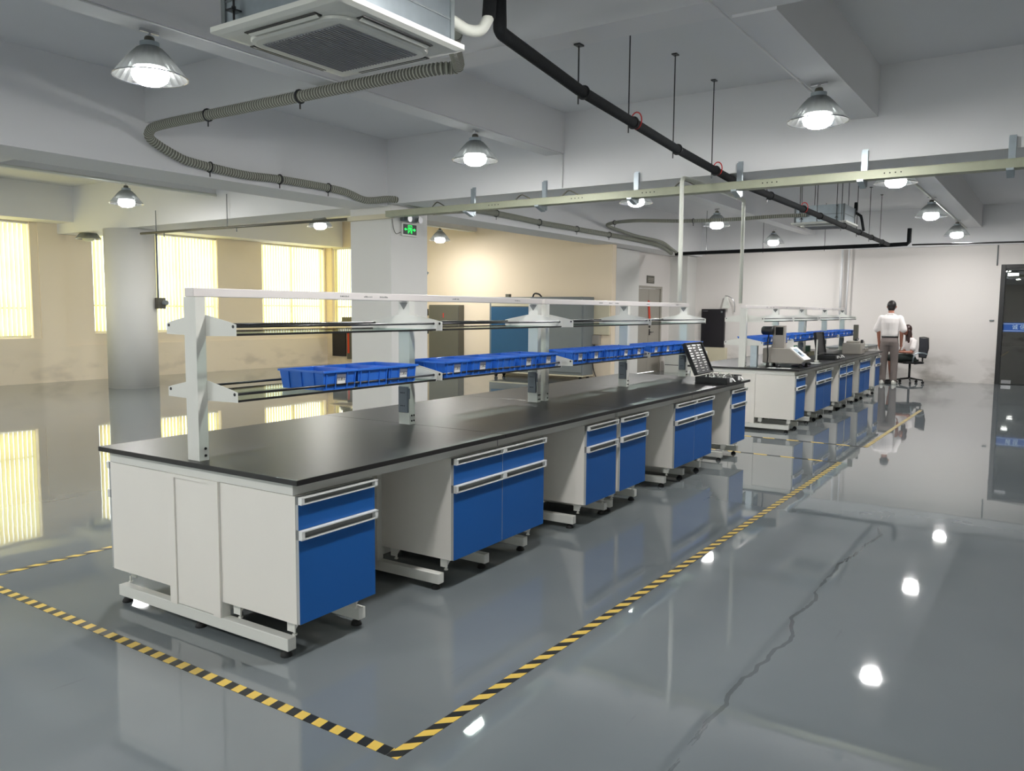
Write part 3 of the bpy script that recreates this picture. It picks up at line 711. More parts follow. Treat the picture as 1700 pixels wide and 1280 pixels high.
# ------------------------------------------------------------------ floor hazard tape
TW = .052
def tape(x0, x1, y0, y1, label, along, skew, period, mirror=1):
    m = mat_tape('hazard_stripes', skew, period)
    L = (x1-x0) if along == 'x' else (y1-y0)
    o = obj('hazard_tape', MB().box(0, L, -TW/2, TW/2, 0, .0012), m)
    if along == 'x': o.location = (x0, (y0+y1)/2, .0006)
    else: o.location = ((x0+x1)/2, y0, .0006); o.rotation_euler = (0, 0, PI/2)
    return tag(o, label, 'floor tape', 'black and yellow hazard tapes round the benches')
tape(2.06, 9.12, 1.88, 1.93, 'black and yellow tape along the aisle side of the near bench', 'x', 1.0, .118)
t_ = tape(2.06, 2.11, 1.935, 5.15, 'black and yellow tape across the floor before the near end of the near bench', 'y', .15, .098)
tape(2.1, 9.12, 5.17, 5.22, 'black and yellow tape on the window side of the near bench', 'x', 1.0, .118)
tape(9.07, 9.12, 1.935, 5.165, 'thin dark and pale tape across the gap after the near bench', 'y', .4, .30)
tape(10.32, 14.9, 1.86, 1.91, 'black and pale tape along the aisle side of the far bench', 'x', 1.0, .118)
tape(10.32, 10.37, 1.915, 5.1, 'thin tape across the gap before the far bench', 'y', .4, .30)

# ------------------------------------------------------------------ lab benches
BW = 1.55; UL = 3.32; TOPZ = .85
def bench_mat(ox, oy, rot): return Matrix.Translation((ox, oy, 0)) @ Matrix.Rotation(rot, 4, 'Z')
B1 = bench_mat(2.37, 2.74, math.radians(1.15)); R1 = math.radians(1.15)
B2 = bench_mat(10.93, 2.85, math.radians(1.0)); R2 = math.radians(1.0)
def W_(B, x, y, z=0): return B @ Vector((x, y, z))

# worktop slab: origin at its near right corner
top0 = tag(obj('worktop', MB().box(.001, UL/2-.001, 0, BW, .8245, TOPZ), M['black_top'], bevel=.0025), 'x', 'worktop')
first = True
labs = {0: ['black worktop slab at the near end of the near bench', 'second black worktop slab of the near bench', 'third black worktop slab of the near bench', 'black worktop slab under the open tool case'],
        1: ['black worktop slab under the grey testing machine', 'second black worktop slab of the far bench', 'third black worktop slab of the far bench', 'farthest black worktop slab of the far bench']}
for bi, (B, R) in enumerate(((B1, R1), (B2, R2))):
    for i in range(4):
        loc = W_(B, i*UL/2, 0)
        if first: o = top0; first = False; o.location = loc; o.rotation_euler = (0, 0, R)
        else: o = top0.copy(); COL.objects.link(o); o.location = loc; o.rotation_euler = (0, 0, R)
        o['label'] = labs[bi][i]; o['group'] = 'black worktops'

# frame of one unit (local x 0..UL)
def make_frame():
    t = thing('lab_bench', 'x', 'lab bench')
    a = MB()
    a.box(.03, UL-.02, .06, .10, .77, .824).box(.03, UL-.02, BW-.10, BW-.06, .77, .824)
    for x in (.03, 1.10, 2.18, UL-.06): a.box(x, x+.04, .1001, BW-.1001, .77, .824)
    obj('apron', a, M['white_steel'], t)
    for yy in (.062, BW-.064):
        for x in (UL/2,): obj('apron_seam', MB().box(x-.003, x+.003, yy-.003, yy+.005, .772, .823), M['alu_dark'], t)
    bars = [.03, .49, 1.14, 1.60, 2.05, 2.73, UL-.075]
    for x in bars:
        f = obj('foot_bar', MB().box(x, x+.05, .11, BW-.10, .035, .095), M['white_steel'], t, bevel=.003)
        for y in (.15, BW/2, BW-.14):
            obj('rubber_foot', MB().lathe([(.028, 0), (.028, .006), (.020, .022), (.008, .024), (.007, .034)], (x+.025, y, 0), 12), M['rubber'], f, True)
    for x in (bars[0], bars[2], bars[5], bars[6]):
        for y in (.575, BW-.635): obj('upright', MB().box(x, x+.05, y, y+.06, .0951, .7699), M['white_steel'], t)
    obj('lower_rail', MB().box(.081, UL-.076, .60, .635, .11, .17).box(.081, UL-.076, BW-.635, BW-.60, .11, .17), M['white_steel'], t)
    obj('back_panel', MB().box(.09, UL-.08, .615, .625, .171, .768).box(.09, UL-.08, BW-.625, BW-.615, .171, .768), M['panel_white'], t)
    obj('end_panel', MB().box(.0302, .034, .632, BW-.632, .10, .766).box(.022, .0298, .576, .63, .096, .769).box(.022, .0298, BW-.63, BW-.576, .096, .769).box(.022, .0298, .63, BW-.63, .752, .769), M['panel_white'], t)
    return t
fr0 = make_frame()
for i, (B, R, x, lab) in enumerate(((B1, R1, 0, 'white steel lab bench underframe, near half of the near bench'), (B1, R1, UL, 'white steel lab bench underframe, far half of the near bench'),
                                (B2, R2, 0, 'white steel lab bench underframe, near half of the far bench'), (B2, R2, UL, 'white steel lab bench underframe, far half of the far bench'))):
    if i == 0: fr = fr0; fr.location = W_(B, x, 0); fr.rotation_euler = (0, 0, R); fr['label'] = lab
    else: fr = dup(fr0, W_(B, x, 0), R, lab)
    fr['group'] = 'white bench frames'

# cabinets; local: front at y=0 facing -y, x 0..w
def handle(mb, x0, x1, z0, z1):
    mb.box(x0, x1, -.024, -.0, z1-.006, z1).box(x0, x1, -.020, -.0, z0, z0+.005)
    mb.box(x0, x0+.018, -.022, 0, z0+.005, z1-.006).box(x1-.018, x1, -.022, 0, z0+.005, z1-.006)
def front(name, a, b, z0, z1, t):
    o = obj(name, MB().box(a, b, 0, .0175, z0, z1), M['blue'], t)
    o.data.materials.append(M['edge'])
    for p in o.data.polygons: p.material_index = 0 if p.normal.y < -.5 else 1
    return o
def make_cabinet(w, n):
    t = thing('bench_cabinet', 'x', 'cabinet')
    D = .54
    obj('body', MB().box(0, .016, .018, D, .175, .766).box(w-.016, w, .018, D, .175, .766).box(.016, w-.016, .018, D, .175, .193).box(.016, w-.016, D-.016, D, .193, .766).box(.016, w-.016, .018, D-.016, .75, .766), M['panel_white'], t)
    cw = w/n
    for i in range(n):
        a, b = i*cw+.002, (i+1)*cw-.002
        dr = front('drawer', a, b, .613, .728, t)
        hd = MB(); handle(hd, a, b, .729, .764); obj('drawer_handle', hd, M['alu'], dr)
        obj('handle_recess', MB().box(a, b, .003, .0175, .7285, .765), M['alu_dark'], dr)
        do = front('door', a, b, .177, .567, t)
        hd = MB(); handle(hd, a, b, .568, .611); obj('door_handle', hd, M['alu'], do)
        obj('handle_recess', MB().box(a, b, .003, .0175, .5675, .6125), M['alu_dark'], do)
    for x in (.05, w-.05):
        for y in (.09, D-.07):
            obj('levelling_leg', MB().box(x-.022, x-.018, y-.025, y+.025, .118, .1745).prism([(x-.018, y-.025, .1745), (x+.03, y-.025, .1745), (x-.018, y-.025, .13)], (0, .05, 0)).cyl((x, y, .0955), (x, y, .13), .006, 8).lathe([(.012, .0955), (.012, .102)], (x, y, 0), 8), M['white_steel'], t)
    return t
cab_s = make_cabinet(.5, 1); cab_d = make_cabinet(1.0, 2)
layout = [(.035, .5, 's'), (1.18, 1.0, 'd'), (2.785, .5, 's')]
names = ['blue-fronted single cabinet at the near corner of the near bench', 'blue double cabinet, second unit of the near bench', 'blue single cabinet left of the bench joint on the near bench',
         'blue single cabinet right of the bench joint on the near bench', 'blue double cabinet near the far end of the near bench', 'blue single cabinet at the far end of the near bench',
         'white-sided blue cabinet at the near corner of the far bench', 'blue double cabinet, second unit of the far bench', 'blue single cabinet before the joint of the far bench',
         'blue single cabinet after the joint of the far bench', 'blue double cabinet near the far end of the far bench', 'last blue cabinet of the far bench beside the standing man']
k = 0; used = set()
for bi, (B, R) in enumerate(((B1, R1), (B2, R2))):
    for u in range(2):
        for (x, w_, kind) in layout:
            src = cab_s if kind == 's' else cab_d
            xx = x+u*UL + (0.0 if u == 0 else .0)
            loc = W_(B, xx, .035)
            if kind not in used: c = src; used.add(kind); c.location = loc; c.rotation_euler = (0, 0, R); c['label'] = names[k]
            else: c = dup(src, loc, R, names[k])
            c['group'] = 'cabinets on the aisle side of the benches'; k += 1
names = ['white cabinet at the window-side near corner of the near bench', 'double cabinet, second on the window side of the near bench', 'single cabinet, third on the window side of the near bench',
         'single cabinet, fourth on the window side of the near bench', 'double cabinet, fifth on the window side of the near bench', 'single cabinet at the far end of the window side of the near bench']
k = 0
for u in range(2):
    for (x, w_, kind) in layout:
        src = cab_s if kind == 's' else cab_d
        dup(src, W_(B1, x+u*UL+w_, BW-.035), R1+PI, names[k], 'cabinets on the window side of the near bench'); k += 1
dup(cab_s, W_(B2, .535, BW-.035), R2+PI, 'white cabinet at the window-side near corner of the far bench', 'cabinets on the window side of the far bench')

# reagent rack of one unit
GC = BW/2; GH = .27
def make_rack():
    t = thing('shelf_rack', 'x', 'shelf rack')
    xs = [.04, 1.625, UL-.09]
    PW = .055
    for i, x in enumerate(xs):
        # C-section post
        pm = MB().box(x, x+.004, GC-.045, GC+.045, TOPZ+.001, 1.654).box(x+.004, x+PW, GC-.045, GC-.042, TOPZ+.001, 1.654).box(x+.004, x+PW, GC+.042, GC+.045, TOPZ+.001, 1.654).box(x+PW-.003, x+PW, GC-.042, GC+.042, TOPZ+.12, 1.60)
        po = obj('post', pm, M['white_steel'], t)
        bo = MB()
        for z in (.875, .91): bo.cyl((x+.02, GC-.0455, z), (x+.02, GC-.049, z), .006, 8).cyl((x+.042, GC-.0455, z), (x+.042, GC-.049, z), .006, 8) if i else bo.cyl((x+.035, GC-.0455, z), (x+.035, GC-.049, z), .007, 8)
        obj('post_bolt', bo, M['ink'], po)
        fc = MB().prism([(x-.001, GC-.035, 1.645), (x-.001, GC+.035, 1.645), (x-.001, GC, 1.60)], (-.002, 0, 0))
        if i: obj('vent_triangle', fc, M['alu_dark'], po)
        if i in (1, 2):
            sb = obj('socket_strip', MB().box(x-.018, x-.001, GC-.04, GC+.035, .93, 1.10).box(x-.012, x-.001, GC-.052, GC-.04, 1.02, 1.09), M['greybox'], t, bevel=.003)
            sh = MB()
            for z in (.975, 1.06):
                for dy in (-.015, .0, .012): sh.cyl((x-.0181, GC+dy, z), (x-.0195, GC+dy, z), .004, 6)
            obj('socket_holes', sh, M['ink'], sb)
    obj('top_rail', MB().box(xs[0]-.002, xs[2]+PW+.03, GC-.035, GC+.035, 1.6545, 1.698), M['rail_white'], t, bevel=.004)
    pm_ = MB(); rn = random.Random(11)
    for g0 in (1.02, 1.22, 1.36, 2.1, 2.9):
        for k_ in range(7): x_ = g0+k_*.011; pm_.box(x_, x_+rn.uniform(.004, .008), GC-.0358, GC-.0351, 1.671, 1.671+rn.uniform(.006, .010))
    obj('printed_marks', pm_, M['alu_dark'], t)
    # brackets on both shelf levels, on each side of each bay
    for zg, z1, z2 in ((1.468, 1.567, 1.535), (1.150, 1.245, 1.21)):
        for bx in (xs[0]+PW+.001, xs[1]-.004, xs[1]+PW+.001, xs[2]-.004):
            bm_ = MB()
            for s in (-1, 1):
                pts = [(bx, GC+s*.05, z1), (bx, GC+s*(GH-.05), z2), (bx, GC+s*GH, z2-.012), (bx, GC+s*GH, zg), (bx, GC+s*.05, zg-.004)]
                bm_.prism(pts, (.003, 0, 0))
            bm_.box(bx, bx+.003, GC-.05, GC+.05, zg-.004, z1)
            bk = obj('shelf_bracket', bm_, M['white_steel'], t)
            dm = MB()
            for s in (-1, 1): dm.cyl((bx-.002, GC+s*(GH-.02), z2-.022), (bx+.005, GC+s*(GH-.02), z2-.022), .008, 10)
            obj('rail_screw', dm, M['darkrod'], bk)
    for bay, (a, b) in enumerate(((xs[0]+PW+.006, xs[1]-.006), (xs[1]+PW+.006, xs[2]-.006))):
        for zg, z2 in ((1.472, 1.513), (1.154, 1.188)):
            gl = obj('glass_shelf', MB().box(a, b, GC-GH+.006, GC+GH-.006, zg, zg+.006), M['shelfglass'], t)
            obj('edge_strip', MB().box(a, b, GC-GH+.001, GC-GH+.006, zg-.003, zg+.008).box(a, b, GC+GH-.006, GC+GH-.001, zg-.003, zg+.008), M['black'], gl)
            for s in (-1, 1): obj('guard_rail', MB().cyl((a-.004, GC+s*(GH-.02), z2), (b+.004, GC+s*(GH-.02), z2), .0065, 10), M['darkrod'], t, True)
    return t
rk0 = make_rack()
for i, (B, R, x, lab) in enumerate(((B1, R1, 0, 'white two-tier shelf rack on the near half of the near bench'), (B1, R1, UL, 'white two-tier shelf rack on the far half of the near bench'),
                                (B2, R2, 0, 'white two-tier shelf rack on the near half of the far bench'), (B2, R2, UL, 'white two-tier shelf rack on the far half of the far bench'))):
    if i == 0: r = rk0; r.location = W_(B, x, 0); r.rotation_euler = (0, 0, R); r['label'] = lab
    else: r = dup(rk0, W_(B, x, 0), R, lab)
    r['group'] = 'white shelf racks on the benches'

# crates; local: front at y=0, x 0..w
def make_crate(label_kind):
    t = thing('parts_crate', 'x', 'crate')
    w_, d_, h_ = .262, .35, .105; f = .016; th = .004
    def rect(x0, x1, y0, y1, z): return [Vector(p) for p in ((x0, y0, z), (x1, y0, z), (x1, y1, z), (x0, y1, z))]
    m = MB()
    m.ring_loft([rect(f, w_-f, f, d_-f, 0), rect(.004, w_-.004, .004, d_-.004, h_-.008), rect(-.001, w_+.001, -.004, d_+.001, h_-.007), rect(-.001, w_+.001, -.004, d_+.001, h_),
                 rect(.012, w_-.012, .010, d_-.012, h_), rect(f+.01, w_-f-.01, f+.01, d_-f-.01, .005)])
    rb = m
    for (a0, a1, b0, b1) in ((-.004, w_+.004, -.007, -.0035), (-.004, w_+.004, d_+.0005, d_+.004), (-.004, -.0005, -.003, d_), (w_+.0005, w_+.004, -.003, d_)): m.box(a0, a1, b0, b1, h_-.009, h_+.002)
    for fx in (.10, .36, .70, .93):
        x = w_*fx; rb.prism([(x-.003, .0135, .004), (x+.003, .0135, .004), (x+.003, .0035, h_-.009), (x-.003, .0035, h_-.009)], (0, -.006, 0))
    for fy in (.22, .5, .78):
        y = d_*fy
        rb.prism([(.0135, y-.003, .004), (.0135, y+.003, .004), (.0035, y+.003, h_-.009), (.0035, y-.003, h_-.009)], (-.006, 0, 0))
        rb.prism([(w_-.0135, y-.003, .004), (w_-.0135, y+.003, .004), (w_-.0035, y+.003, h_-.009), (w_-.0035, y-.003, h_-.009)], (.006, 0, 0))
    obj('tub', m, M['crate'], t)
    if label_kind:
        y = lambda z: .0135-(.010/.092)*z-.0012
        def pan(x0, x1, z0, z1, e): return MB().prism([(x0, y(z0)-e, z0), (x1, y(z0)-e, z0), (x1, y(z1)-e, z1), (x0, y(z1)-e, z1)], (0, -.0008, 0))
        obj('label_pocket_shade', pan(w_*.40, w_*.66, .03, .085, 0), M['greylabel'], t)  # grey pocket, its upper part painting the shadowed top of the label
        lb = obj('paper_label', pan(w_*.41, w_*.65, .031, .062, .001), M['paper'], t)
        if label_kind > 1:
            me = text_mesh('待测试' if label_kind == 2 else '已测试', .020)
            o = obj('label_text', me, M['ink'], lb); o.location = (w_*.53, y(.05)-.0024, .055); o.rotation_euler = (PI/2+.108, 0, 0)
    return t
cr = {k: make_crate(k) for k in (0, 1, 2, 3)}
crused = set()
def place_crate(kind, loc, rz, lab, grp):
    if kind not in crused: c = cr[kind]; crused.add(kind); c.location = loc; c.rotation_euler = (0, 0, rz); c['label'] = lab
    else: c = dup(cr[kind], loc, rz, lab)
    c['group'] = grp
CZ = 1.1602
bays1 = [(.66, .262, 3, [2, 0, 3]), (1.72, .298, 5, [3, 3, 0, 3, 3]), (UL+.11, .298, 5, [2, 2, 0, 3, 3]), (UL+1.72, .298, 5, [3, 3, 0, 0, 0])]
for bi, (x, pitch, n, kinds) in enumerate(bays1):
    for j in range(n):
        lab = 'blue crate, %s from the left in the %s bay of the near bench' % (ORD[j], ORD[bi])
        place_crate(kinds[j], W_(B1, x+j*pitch, .515 + random.uniform(-.004, .004), CZ), R1, lab, 'blue crates on the near bench rack')
for bi in range(4):
    x = (.11, 1.72, UL+.11, UL+1.72)[bi]
    for j in range(5):
        kind = 1 if (j+bi) % 3 else 0
        lab = 'blue crate, %s from the left in the %s bay of the far bench' % (ORD[j], ORD[bi])
        place_crate(kind, W_(B2, x+j*.298, .515+random.uniform(-.004, .004), CZ), R2, lab, 'blue crates on the far bench rack')

# ------------------------------------------------------------------ tool cases
def case(origin, rz, label, w_=.52, d_=.34, lidang=28, rich=True):
    """base: x 0..w, y 0..d (latches at y=0, hinge at y=d); lid opens up and back"""
    t = thing('tool_case', label, 'tool case', origin, rz)
    H = .07
    m = MB().box(0, w_, 0, d_, 0, .012).box(0, w_, 0, .012, .012, H).box(0, w_, d_-.012, d_, .012, H).box(0, .012, .012, d_-.012, .012, H).box(w_-.012, w_, .012, d_-.012, .012, H).box(.012, w_-.012, .012, d_-.012, .012, H-.02)
    obj('case_base', m, M['black'], t, bevel=.004)
    a = math.radians(lidang)
    def L(u, v, x): # u along lid from hinge, v thickness towards the inside (front)
        return Vector((x, d_+.01+u*math.sin(a)-v*math.cos(a), H+.005+u*math.cos(a)+v*math.sin(a)))
    def lbox(m, x0, x1, u0, u1, v0, v1):
        vs = [L(u, v, x) for x in (x0, x1) for u in (u0, u1) for v in (v0, v1)]
        V = [m.bm.verts.new(p) for p in vs]
        for f in ((0, 1, 3, 2), (4, 6, 7, 5), (0, 4, 5, 1), (2, 3, 7, 6), (0, 2, 6, 4), (1, 5, 7, 3)): m.bm.faces.new([V[i] for i in f])
    hh = .36
    m = MB(); lbox(m, 0, w_, 0, hh, 0, .012); lbox(m, 0, .012, 0, hh, .012, .045); lbox(m, w_-.012, w_, 0, hh, .012, .045); lbox(m, .012, w_-.012, hh-.012, hh, .012, .045); lbox(m, .012, w_-.012, 0, .012, .012, .045); lbox(m, .012, w_-.012, .012, hh-.012, .012, .028)
    lid = obj('case_lid', m, M['black'], t, bevel=.004)
    for x in (w_*.22, w_*.78):
        obj('latch', MB().box(x-.02, x+.02, -.02, 0, .02, .062).prism([(x-.02, -.02, .062), (x+.02, -.02, .062), (x+.02, -.05, .03), (x-.02, -.05, .03)], (0, -.004, -.004)), M['paper'], t)
    if rich:
        rnd = random.Random(3)
        tl = MB(); so = MB()
        for r in range(11):
            for c in range(3):
                x0 = .03+c*(w_-.06)/3; u = .03+r*.029; l = rnd.uniform(.05, .13)
                lbox(tl, x0+rnd.uniform(0, .02), x0+l, u, u+rnd.uniform(.006, .013), .028, .036)
        obj('lid_tools', tl, M['steelpart'], lid)
        for r in range(5):
            for c in range(9):
                x = .04+c*(w_-.08)/8; y = .05+r*.06
                if rnd.random() < .7: so.lathe([(rnd.uniform(.007, .015), H-.02), (rnd.uniform(.007, .014), H+rnd.uniform(-.005, .02))], (x, y, 0), 10)
        so.obox((w_*.5, d_*.3, H+.004), (.3, .02, .014), rz=.2).obox((w_*.62, d_*.6, H+.002), (.22, .016, .014), rz=-.4)
        obj('base_tools', so, M['steelpart'], t)
    return t
case((8.17, 2.85, TOPZ+.001), math.radians(3), 'open black tool case full of steel sockets at the far end of the near bench', .55, .34, 24)
case((13.6, 2.985, TOPZ+.001), math.radians(2), 'plain black case with its lid raised on the far bench', .60, .29, 9, False)

# ------------------------------------------------------------------ things on the far bench
Z = TOPZ+.001
# testing machine: faces -y? the slanted panel faces the aisle side / camera right
tm = thing('testing_machine', 'warm grey bench tester with slanted white touch screen on the far bench', 'testing machine', (11.22, 3.42, Z), math.radians(2))
# profile in local (-y forward). side profile extruded along x (length .55)
Lx = .42
def prof_prism(m, pts, x0, x1): m.prism([(x0, y, z) for y, z in pts], (x1-x0, 0, 0))
m = MB(); prof_prism(m, [(.0, .06), (-.52, .06), (-.55, .10), (-.36, .26), (.0, .26)], 0, Lx)
obj('housing', m, M['machine'], tm, bevel=.006)
sa = math.atan2(.16, .19)
pn = MB(); prof_prism(pn, [(-.548, .106), (-.352, .268), (-.358, .276), (-.556, .112)], .02, Lx-.02)
pnl = obj('screen_panel', pn, M['paper'], tm)
pn = MB(); prof_prism(pn, [(-.500, .150), (-.385, .246), (-.388, .250), (-.503, .154)], .06, .24)
scn = obj('touch_screen', pn, M['screen'], pnl)
scn.location = (0, -.004, .006)
pn = MB(); prof_prism(pn, [(-.48, .168), (-.44, .202), (-.442, .205), (-.482, .171)], .09, .15)
q_ = obj('screen_window', pn, M['ink'], scn); q_.location = (0, -.003, .004)
for x in (.04, Lx-.04):
    for y in (-.50, -.06): obj('foot', MB().lathe([(.022, 0), (.026, .01), (.018, .03), (.012, .06)], (x, y, 0), 12), M['rubber'], tm, True)
cl = obj('column', MB().box(.1, .2, -.26, -.10, .26, .57), M['machine'], tm, bevel=.005)
obj('column_cavity', MB().box(.098, .0995, -.24, -.14, .44, .55), M['ink'], cl)
mo = obj('motor_head', MB().lathe([(.055, 0), (.06, .02), (.06, .14), (.045, .16)], seg=18), M['black'], tm, True)
mo.matrix_local = Matrix.Translation((.0, -.16, .49)) @ Matrix.Rotation(-PI/2, 4, 'X')
mo.matrix_local = Matrix.Translation((.07, -.12, .50)) @ Matrix.Rotation(-PI/2, 4, 'X')
obj('motor_cable', MB().tube(spline([(.05, -.06, .44), (-.03, -.07, .3), (-.04, -.08, .15), (-.04, -.08, .03), (-.02, -.15, .01)], 5), .009, 8), M['black'], tm, True)
obj('side_motor', MB().lathe([(.05, 0), (.05, .12)], seg=14), M['black'], tm, True).matrix_local = Matrix.Translation((.28, -.12, .33)) @ Matrix.Rotation(PI/2, 4, 'Y')
obj('white_tag', MB().box(.3, .303, -.34, -.25, .262, .36), M['paper'], tm)
obj('knob', MB().lathe([(.03, 0), (.035, .015), (.02, .04)], seg=12), M['black'], tm, True).location = (-.02, -.22, 0)
# sheets and bits
def slab(name, cx, cy, sx, sy, sz, rz, m_, label, cat, z=Z, grp=None):
    o = obj(name, MB().box(-sx/2, sx/2, -sy/2, sy/2, 0, sz), m_, bevel=min(.003, sz/3) if sz > .01 else 0); o.location = (cx, cy, z); o.rotation_euler = (0, 0, rz)
    return tag(o, label, cat, grp)
slab('paper_sheet', 11.08, 3.15, .14, .30, .002, .1, M['paper'], 'white paper sheet at the near edge of the far bench', 'paper')
slab('paper_sheet', 12.55, 3.12, .2, .28, .002, -.2, M['paper'], 'white paper sheet behind the grey tester on the far bench', 'paper')
slab('paper_sheet', 15.2, 3.35, .25, .2, .002, .3, M['paper'], 'white paper sheet beyond the black case on the far bench', 'paper')
o = obj('folded_cloth', MB().loft_ell([(0, 0, 0, .2, .13), (.01, 0, .012, .18, .11), (0, .01, .02, .1, .06)], 14), M['violet'], None, True); o.location = (11.75, 3.04, Z); tag(o, 'dark crumpled cloth in front of the grey tester', 'cloth')
for i, (x, y) in enumerate(((11.5, 2.98), (12.1, 3.02))):
    o = obj('black_knob', MB().lathe([(.03, 0), (.034, .02), (.02, .035)], seg=12), M['black'], None, True); o.location = (x, y, Z)  # small round black knobs lying loose on the worktop
    tag(o, ['round black knob lying nearest on the far bench', 'round black knob lying behind the nearest one'][i], 'weight', 'black knobs on the far bench')
# grey socket pillar on the far bench
pp = tag(obj('power_pillar', MB().box(-.035, .035, -.045, .045, 0, .32), M['galv'], bevel=.003), 'grey metal socket pillar left of the grey tester', 'power pillar')
pp.location = (11.07, 3.49, Z)
obj('pillar_cap', MB().box(-.04, .04, -.07, .05, .3201, .332), M['paper'], pp)
# cable heap and instruments
cb = MB(); rnd = random.Random(5)
for i in range(5):
    c = [(rnd.uniform(-.12, .12), rnd.uniform(-.1, .1), .012+rnd.uniform(0, .12)) for _ in range(6)]
    cb.tube(spline(c, 6), .009, 6)
o = obj('cable_bundle', cb, M['black'], None, True); o.location = (13.05, 3.38, Z); tag(o, 'tangle of black cables left of the raised black lid', 'cables')
o = obj('power_adapter', MB().lathe([(.09, 0), (.1, .03), (.09, .12), (.03, .16)], seg=16), M['black'], None, True); o.location = (13.0, 3.62, Z); tag(o, 'round black motor unit behind the cable tangle', 'motor')
o = obj('small_stand', MB().box(-.03, .03, -.05, .05, 0, .02).prism([(-.01, -.04, .02), (.01, -.04, .02), (.01, .0, .34), (-.01, .0, .34)], (0, .02, 0)), M['ac_white'], None); o.location = (12.95, 3.12, Z); o.rotation_euler = (0, 0, 1.9); tag(o, 'white slanted stand just left of the black case lid', 'stand')
slab('beige_case', 14.7, 3.80, .5, .34, .07, .05, M['olive'], 'low beige case under the green box', 'case')
slab('green_box', 14.7, 3.82, .40, .26, .10, .05, M['green'], 'green box on the beige case', 'box', z=Z+.0715)
mc = thing('grey_instrument', 'grey instrument with black clamp near the far end of the far bench', 'instrument', (16.0, 3.2, Z), .05)
obj('housing', MB().box(-.25, .25, -.16, .16, 0, .2).box(-.2, .05, -.12, .1, .2, .24), M['machine'], mc, bevel=.01)
obj('clamp', MB().cyl((-.1, -.05, .24), (.05, -.05, .27), .03, 12).box(-.03, .03, -.16, -.12, .2, .26), M['black'], mc)
obj('front_knobs', MB().cyl((.1, -.161, .1), (.1, -.18, .1), .025, 12).cyl((-.05, -.161, .1), (-.05, -.175, .1), .02, 12), M['steelpart'], mc)
st = thing('column_stand', 'grey measuring stand with a tall column near the standing man', 'measuring stand', (17.1, 3.33, Z))
obj('stand_base', MB().box(-.14, .14, -.16, .12, 0, .06), M['machine'], st, bevel=.006)
obj('stand_column', MB().box(-.05, .05, .02, .10, .06, .52), M['darkgrey'], st, bevel=.004)
obj('stand_head', MB().box(-.04, .04, -.10, .02, .12, .2).cyl((0, -.08, .12), (0, -.08, .07), .012, 8).cyl((.04, -.02, .15), (.09, -.02, .15), .03, 12), M['machine'], st)
s2 = tag(obj('dark_column', MB().box(-.04, .04, -.04, .04, 0, .50).box(-.12, .12, -.08, .08, 0, .03), M['darkgrey'], bevel=.004), 'slim dark column behind the last blue crates', 'stand')
s2.location = (16.15, 3.52-.3, Z+.0)
s2.location = (16.55, 3.28, Z)

# ------------------------------------------------------------------ work table at the far end
tb = thing('work_table', 'grey-topped work table beyond the far bench behind the standing man', 'table', (18.95, 3.66, 0), .0)
obj('tabletop', MB().box(0, 2.3, 0, .75, .82, .85), M['midgrey'], tb, bevel=.003)
for x, y in ((.04, .04), (2.21, .04), (.04, .66), (2.21, .66)): obj('leg', MB().box(x, x+.05, y, y+.05, 0, .8199), M['white_steel'], tb)
obj('apron', MB().box(.09, 2.21, .05, .08, .76, .8199).box(.09, 2.21, .67, .7, .76, .8199), M['white_steel'], tb)
slab('black_tool', 19.6, 3.85, .25, .05, .05, .2, M['black'], 'small black tool on the far work table', 'tool')
slab('white_tray', 20.0, 3.80, .35, .2, .02, .1, M['ac_white'], 'flat white tray on the far work table by the man', 'tray')

# ------------------------------------------------------------------ background things by the walls
cc = thing('climate_chamber', 'large grey and blue test chamber on castors against the beige wall', 'test chamber', (16.05, 8.95, 0))
obj('cabinet_body', MB().box(0, .5, 0, 2.6, .14, 1.92), M['midgrey'], cc, bevel=.01)
obj('blue_door', MB().box(-.03, -.001, 1.42, 2.53, .3, 1.68), M['petrol'], cc, bevel=.006)
obj('door_groove', MB().box(-.034, -.0301, 1.44, 2.51, 1.22, 1.235), M['ink'], cc)
obj('top_fascia', MB().box(-.025, -.001, 1.42, 2.53, 1.70, 1.90), M['beige'], cc)
obj('grey_door', MB().box(-.03, -.001, .02, 1.38, .2, 1.88), M['midgrey'], cc, bevel=.006)
obj('door_catch', MB().box(-.06, -.0301, 1.30, 1.34, 1.45, 1.53), M['darkgrey'], cc)
obj('plinth', MB().box(-.02, .5, 0, 2.6, .11, .1395), M['beige'], cc)
for x, y in ((.08, .1), (.08, 1.25), (.08, 2.45), (.42, .1), (.42, 2.45)):
    obj('castor', MB().cyl((x, y-.02, .045), (x, y+.02, .045), .045, 14).box(x-.02, x+.02, y-.028, y+.028, .06, .1099), M['rubber'], cc)
obj('top_valve', MB().box(.1, .2, 2.1, 2.2, 1.9201, 1.99), M['darkgrey'], cc)
obj('top_hose', MB().tube(spline([(.3, 1.55, 1.92), (.3, 1.5, 2.0), (.3, 1.38, 1.99), (.3, 1.3, 1.925)], 5), .02, 8), M['black'], cc, True)
gc = thing('grey_cabinet', 'tall dark grey metal cabinet right of the square column', 'cabinet', (16.38, 12.74, 0))
obj('carcass', MB().box(0, .21, 0, .99, 0, 1.73), M['darkgrey'], gc, bevel=.006)
obj('cabinet_door', MB().box(-.02, -.001, .01, .98, .04, 1.70), M['darkgrey'], gc, bevel=.004)
obj('red_mark', MB().box(-.023, -.0201, .48, .51, 1.40, 1.52), M['red'], gc)
obj('hinge', MB().box(-.03, -.0201, .985, 1.03, 1.45, 1.62).box(-.03, -.0201, .985, 1.03, .98, 1.15), M['ink'], gc)
